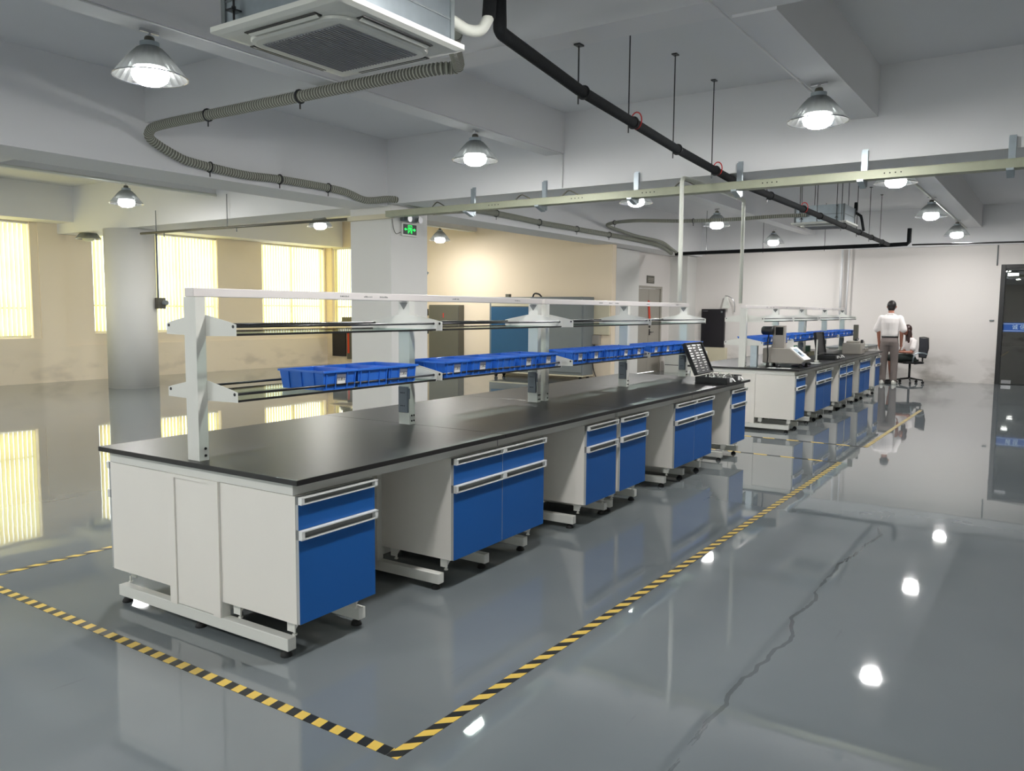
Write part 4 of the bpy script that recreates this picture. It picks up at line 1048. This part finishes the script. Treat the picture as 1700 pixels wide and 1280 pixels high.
# board and box between chamber and pipe
bd = tag(obj('wall_board', MB().box(16.55, 16.599, 8.56, 9.25, 1.06, 1.75), M['beige'], bevel=.006), 'cream wall board right of the test chamber', 'board')
sb = tag(obj('switch_box', MB().box(16.48, 16.599, 8.78, 9.02, .84, 1.05), M['machine'], bevel=.006), 'small grey switch box under the cream wall board', 'switch box')
tag(obj('power_cable', MB().tube(spline([(16.50, 8.90, .835), (16.46, 8.92, .6), (16.46, 8.9, .3), (16.46, 8.80, .05), (16.4, 8.70, .02)], 6), .014, 6), M['black'], None, True), 'black cable hanging from the grey switch box to the floor', 'cable')
tag(obj('wall_panel_box', MB().box(16.56, 16.599, 16.98, 17.52, .25, 1.02), M['blackgloss'], bevel=.004), 'dark square panel low on the wall left of the square column', 'panel')
fe = tag(obj('hose_panel', MB().box(16.56, 16.599, 16.5, 16.93, .18, 1.08), M['darkgrey'], bevel=.004), 'narrow dark panel with an orange strip beside the square column', 'panel')
obj('orange_strip', MB().box(16.55, 16.5595, 16.83, 16.90, .35, .98), M['rednote'], fe)
tag(obj('pedestal_device', MB().lathe([(.16, 0), (.18, .05), (.12, .12), (.06, .16)], (0, 0, 0), 16).box(-.1, .1, -.2, .0, .1, .26), M['darkgrey']), 'dark device on the window sill beside the square column', 'device').location = (16.35, 16.8, 1.12)
sh_ = tag(obj('sill_shelf', MB().box(16.1, 16.599, 16.3, 17.2, 1.09, 1.12), M['cream']), 'cream shelf under the dark device by the square column', 'shelf')
sc = tag(obj('wall_camera', MB().box(9.832, 9.87, 8.35, 8.40, 2.20, 2.26).cyl((9.87, 8.37, 2.2), (9.92, 8.33, 2.17), .02, 10), M['galv']), 'tiny metal fixture on the far edge of the square column', 'fixture')
lb_ = thing('low_white_cabinet', 'low white cabinet left of the black panel near the corner', 'cabinet', (19.95, 7.72, 0))
obj('carcass', MB().box(0, .6, 0, .95, 0, .58), M['ac_white'], lb_, bevel=.006)
obj('drawer_gap', MB().box(-.003, -.0005, .02, .93, .20, .215), M['ink'], lb_)
obj('drawer_pull', MB().box(-.03, -.0035, .0, .16, .18, .26), M['ink'], lb_)
bp_ = tag(obj('black_wall_panel', MB().box(21.5, 21.599, 7.63, 8.28, .64, 1.68), M['blackgloss'], bevel=.005), 'tall black glossy panel on the back wall between the benches', 'panel')
obj('panel_badge', MB().box(21.498, 21.4999, 8.10, 8.24, 1.62, 1.63).box(21.498, 21.4999, 7.68, 7.73, 1.58, 1.63), M['midgrey'], bp_)
tag(obj('panel_stand', MB().box(21.45, 21.599, 7.55, 8.32, .0, .635), M['beige'], bevel=.004), 'beige base under the tall black panel', 'stand')
bl_ = thing('reading_lamp', 'white leaf-shaped lamp with a curved chrome arm above the black panel', 'lamp', (21.5, 7.6, 1.7))
obj('lamp_shade', MB().prism([(0, .10, 0), (0, -.12, 0), (0, -.05, .30), (0, .02, .33)], (-.02, 0, 0)), M['ac_white'], bl_)
obj('lamp_arm', MB().tube(spline([(0, .02, .34), (-.02, -.08, .32), (-.02, -.2, .24), (0, -.24, .1), (.02, -.24, -.1)], 5), .012, 8), M['chrome'], bl_, True)

# ------------------------------------------------------------------ people
def organic(name, mb, m, parent, voxel=.012, smooth=4):
    o = obj(name, mb, m, parent, True)
    r = o.modifiers.new('remesh', 'REMESH'); r.mode = 'VOXEL'; r.voxel_size = voxel; r.use_smooth_shade = True
    if smooth:
        s_ = o.modifiers.new('smooth', 'SMOOTH'); s_.factor = .5; s_.iterations = smooth
    return o
def hand(m, wrist, d, side, palm_n, curl=.35, s=1.0):
    """d: pointing direction, side: towards the thumb, palm_n: palm normal"""
    d = Vector(d).normalized(); side = Vector(side).normalized(); n = Vector(palm_n).normalized(); w = Vector(wrist)
    m.capsule(w, w+d*.045*s, .026*s, .030*s, 10)
    for k in range(4):
        u = side*(.028-.019*k)*s; m.capsule(w+d*.02*s+u*.7, w+d*.085*s+u, .012*s, .011*s, 8)
        L_ = (.07, .078, .072, .056)[k]*s; b = w+d*.085*s+u; mid = b+(d*math.cos(curl)+n*math.sin(curl))*L_*.55; tip = mid+(d*math.cos(curl*2.2)+n*math.sin(curl*2.2))*L_*.45
        m.capsule(b, mid, .0105*s, .0095*s, 8).capsule(mid, tip, .0095*s, .008*s, 8)
    b = w+d*.02*s+side*.028*s; mid = b+(d*.75+side*.6).normalized()*.045*s; m.capsule(b, mid, .013*s, .011*s, 8).capsule(mid, mid+(d*.95+side*.15+n*.2).normalized()*.035*s, .011*s, .009*s, 8)
def head(m, c, f, s=1.0):
    """c head centre, f facing (horizontal unit)"""
    c = Vector(c); f = Vector(f); r = Vector((f.y, -f.x, 0)); u = Vector((0, 0, 1))
    m.ellipsoid(c+u*.02*s, .082*s, .082*s, .105*s); m.ellipsoid(c+f*.02*s+u*.0, .072*s, .072*s, .1*s)
    m.ellipsoid(c+f*.035*s-u*.065*s, .05*s, .05*s, .05*s)          # jaw
    m.capsule(c+f*.088*s+u*.02*s, c+f*.104*s-u*.018*s, .008*s, .012*s, 8)   # nose
    for k in (-1, 1):
        m.ellipsoid(c+r*k*.083*s+u*.0, .012*s, .02*s, .03*s, 8, 6)  # ears
        m.ellipsoid(c+f*.083*s+r*k*.032*s+u*.045*s, .02*s, .02*s, .008*s, 8, 6)
        m.ellipsoid(c+f*.05*s+r*k*.04*s-u*.02*s, .035*s, .035*s, .03*s, 8, 6)
    m.capsule(c+f*.088*s-r*.02*s-u*.048*s, c+f*.088*s+r*.02*s-u*.048*s, .007*s, .007*s, 6) # lips
    return c, f, r, u
def eyes(parent, c, f, s=1.0):
    c = Vector(c); f = Vector(f); r = Vector((f.y, -f.x, 0)); m = MB()
    for k in (-1, 1): m.ellipsoid(c+f*.083*s+r*k*.032*s+Vector((0, 0, .022*s)), .012*s, .012*s, .008*s, 8, 6)
    obj('eyes', m, M['ink'], parent, True)

# standing man: seen from behind, facing +x, local frame at floor between the feet, scale for 1.87 m
man = thing('person', 'standing man in white short-sleeved shirt and taupe trousers, seen from behind', 'person', (20.0, 3.24, 0), 0)
k = 1.87/1.75
def V(x, y, z): return (x*k, y*k, z*k)
bm1 = MB()
hc = V(.05, .0, 1.635)
head(bm1, hc, (1, 0, 0), k)
bm1.capsule(V(.0, 0, 1.44), V(.025, 0, 1.56), .062*k, .056*k)
bm1.loft_ell([(a*k, b*k, z*k, rx*k, ry*k) for a, b, z, rx, ry in ((0, 0, .88, .10, .155), (0, 0, 1.0, .095, .14), (0, 0, 1.15, .10, .15), (0, 0, 1.3, .11, .17), (0, 0, 1.40, .095, .18), (0, 0, 1.455, .06, .10))])
for s in (-1, 1):
    bm1.capsule(V(0, s*.185, 1.40), V(-.01, s*.225, 1.12), .052*k, .042*k)
    bm1.capsule(V(-.01, s*.225, 1.12), V(.05, s*.215, .87), .042*k, .028*k)
    hand(bm1, V(.052, s*.215, .86), (.15, 0, -1), (1, 0, .1), (0, -s, 0), .3, k)
    bm1.capsule(V(0, s*.09, .90), V(.01, s*.10, .50), .078*k, .055*k)
    bm1.capsule(V(.01, s*.10, .50), V(-.02, s*.105, .09), .055*k, .036*k)
    bm1.capsule(V(-.03, s*.105, .05), V(.12, s*.12, .04), .035*k, .03*k)
organic('body', bm1, M['skin'], man, .009, 2)
eyes(man, hc, (1, 0, 0), k)
h = MB(); c = Vector(hc)
h.ellipsoid(c+Vector((-.012, 0, .035))*k, .093*k, .090*k, .104*k); h.ellipsoid(c+Vector((-.035, 0, -.02))*k, .066*k, .076*k, .085*k)
hr = organic('hair', h, M['hair'], man, .01, 3)
# shirt
sh = MB()
sh.loft_ell([(a*k, b*k, z*k, rx*k, ry*k) for a, b, z, rx, ry in ((0, 0, 1.015, .125, .168), (0, 0, 1.06, .135, .178), (0, 0, 1.15, .135, .180), (-.005, 0, 1.3, .142, .198), (-.005, 0, 1.39, .125, .205), (0, 0, 1.44, .095, .16), (.01, 0, 1.485, .066, .078))])
for s in (-1, 1):
    sh.capsule(V(0, s*.175, 1.385), V(-.005, s*.24, 1.20), .078*k, .074*k)
    sh.capsule(V(-.005, s*.235, 1.24), V(-.008, s*.252, 1.165), .074*k, .078*k)
sh.obox(V(-.05, .0, 1.49), (.05*k, .13*k, .03*k))
organic('shirt', sh, M['shirt'], man, .012, 3)
obj('belt', MB().loft_ell([(0, 0, z*k, .122*k, .166*k) for z in (.985, 1.016)], 28), M['belt'], man, True)
# trousers
tr_ = MB()
tr_.loft_ell([(a*k, b*k, z*k, rx*k, ry*k) for a, b, z, rx, ry in ((-.01, 0, .82, .12, .165), (-.015, 0, .90, .135, .178), (-.005, 0, .97, .122, .165), (0, 0, 1.0, .118, .162))])
for s in (-1, 1):
    tr_.capsule(V(-.01, s*.090, .84), V(.012, s*.105, .50), .098*k, .078*k)
    tr_.capsule(V(.012, s*.105, .50), V(-.015, s*.108, .14), .078*k, .068*k)
    tr_.capsule(V(-.015, s*.108, .14), V(-.015, s*.108, .11), .07*k, .07*k)
organic('trousers', tr_, M['trouser'], man, .014, 3)
so = MB()
for s in (-1, 1):
    sm = MB().loft_ell([(.035*k, s*.115*k, .001, .14*k, .048*k), (.035*k, s*.115*k, .02, .145*k, .05*k), (.03*k, s*.113*k, .055, .13*k, .046*k), (-.01*k, s*.11*k, .095, .07*k, .042*k)], 18)
    obj('shoe', sm, M['shoe'], man, True)

# office chair + seated woman (facing +y, towards the table)
ch = thing('office_chair', 'black mesh office chair with grey arms in front of the back wall', 'office chair', (20.55, 2.88, 0), .55)
obj('seat', MB().ring_loft([[Vector((x*.24, y*.23, z)) for x, y in ((-1, -.8), (-.8, -1), (.8, -1), (1, -.8), (1, .8), (.8, 1), (-.8, 1), (-1, .8))] for z in (.46, .51)]), M['black'], ch, bevel=.012)
bk = MB()
for i in range(9):
    z = .60+.055*i; y = -.26-.03*math.sin(i/8*PI)-.02*i/8
    if i: bk.prism([(-.2, py, pz), (.2, py, pz), (.22, y, z), (-.22, y, z)], (0, -.008, 0))
    py, pz = y, z
obj('backrest', bk, M['mesh'], ch)
obj('back_frame', MB().tube([(-.2, -.26, .6), (-.225, -.3, .82), (-.22, -.29, 1.05), (0, -.29, 1.06), (.22, -.29, 1.05), (.225, -.3, .82), (.2, -.26, .6), (-.2, -.26, .6)], .013, 8).tube([(0, -.1, .45), (0, -.28, .47), (0, -.28, .62)], .02, 8), M['black'], ch, True)
for s in (-1, 1):
    obj('armrest', MB().tube(spline([(s*.25, .05, .5), (s*.31, .06, .60), (s*.30, .0, .70), (s*.30, -.15, .71), (s*.25, -.27, .68)], 5), .016, 8), M['galv'], ch, True)
obj('gas_column', MB().cyl((0, 0, .1), (0, 0, .459), .025, 12), M['darkrod'], ch, True)
for i in range(5):
    a = 2*PI*i/5+.3; x, y = .29*math.cos(a), .29*math.sin(a)
    l = obj('base_leg', MB().cyl((0, 0, .12), (x, y, .085), .022, 8, .015), M['black'], ch, True)
    obj('castor', MB().cyl((x-.02*math.sin(a), y+.02*math.cos(a), .03), (x+.02*math.sin(a), y-.02*math.cos(a), .03), .029, 12).cyl((x, y, .03), (x, y, .085), .01, 6), M['rubber'], l)
wo = thing('person', 'seated woman with long dark hair, white blouse and dark skirt at the far table', 'person', (20.55, 2.88, .0), .55)
q = 1.03
def U(x, y, z): return (x*q, y*q, z*q)
wb = MB(); wh = U(0, .10, 1.18)
fdir = Vector((-.25, .97, 0)).normalized()
head(wb, wh, fdir, q*.95)
wb.capsule(U(0, .01, 1.0), U(0, .06, 1.10), .045*q, .045*q)
wb.loft_ell([(a*q, b*q, z*q, rx*q, ry*q) for a, b, z, rx, ry in ((0, -.04, .50, .155, .11), (0, -.045, .62, .13, .095), (0, -.03, .78, .14, .10), (0, -.01, .92, .155, .09), (0, .0, 1.0, .09, .06))])
for s in (-1, 1):
    wb.capsule(U(s*.155, -.01, .94), U(s*.195, .06, .70), .043*q, .036*q)
    wb.capsule(U(s*.195, .06, .70), U(s*.12, .27, .70), .035*q, .025*q)
    hand(wb, U(s*.12, .275, .70), (-s*.3, 1, .05), (-s, -.3, .3), (0, 0, -1), .45, q*.92)
    wb.capsule(U(s*.08, -.02, .565), U(s*.10, .40, .555), .075*q, .055*q)
    wb.capsule(U(s*.10, .40, .55), U(s*.10, .36, .10), .052*q, .033*q)
    wb.capsule(U(s*.10, .34, .05), U(s*.10, .47, .035), .03*q, .026*q)
organic('body', wb, M['skin'], wo, .009, 2)
eyes(wo, wh, fdir, q*.95)
hh_ = MB(); c = Vector(wh)
hh_.ellipsoid(c-fdir*.02+Vector((0, 0, .03)), .095, .095, .108); hh_.ellipsoid(c-fdir*.06-Vector((0, 0, .10)), .085, .06, .15); hh_.capsule(c-fdir*.055-Vector((0, 0, .1)), c-fdir*.05+Vector((-.02, 0, -.33)), .075, .035)
hh_.capsule(c+Vector((-.085, -.02, -.02)), c+Vector((-.115, -.0, -.26)), .03, .026); hh_.capsule(c+Vector((.075, -.03, -.02)), c+Vector((.09, -.04, -.26)), .03, .024)
organic('hair', hh_, M['brownhair'], wo, .01, 3)
bl = MB()
bl.loft_ell([(a*q, b*q, z*q, rx*q, ry*q) for a, b, z, rx, ry in ((0, -.035, .52, .175, .135), (0, -.045, .62, .158, .12), (0, -.03, .78, .165, .122), (0, -.01, .90, .172, .11), (0, .0, .975, .14, .085), (0, .005, 1.02, .075, .06))])
for s in (-1, 1): bl.capsule(U(s*.150, -.01, .93), U(s*.188, .03, .79), .062*q, .064*q)
organic('blouse', bl, M['shirt'], wo, .011, 3)
sk = MB(); sk.loft_ell([(0, -.03, .515, .19, .15), (0, -.03, .60, .17, .14)], 20)
for s in (-1, 1): sk.capsule(U(s*.085, 0, .57), U(s*.10, .40, .56), .098*q, .085*q)
sk.capsule(U(0, .05, .57), U(0, .38, .565), .09*q, .085*q)
organic('skirt', sk, M['skirt'], wo, .014, 3)
for s in (-1, 1): obj('shoe', MB().loft_ell([(s*.103, .43, .001, .042, .12), (s*.103, .43, .02, .045, .125), (s*.103, .40, .07, .038, .08)], 16), M['black'], wo, True)
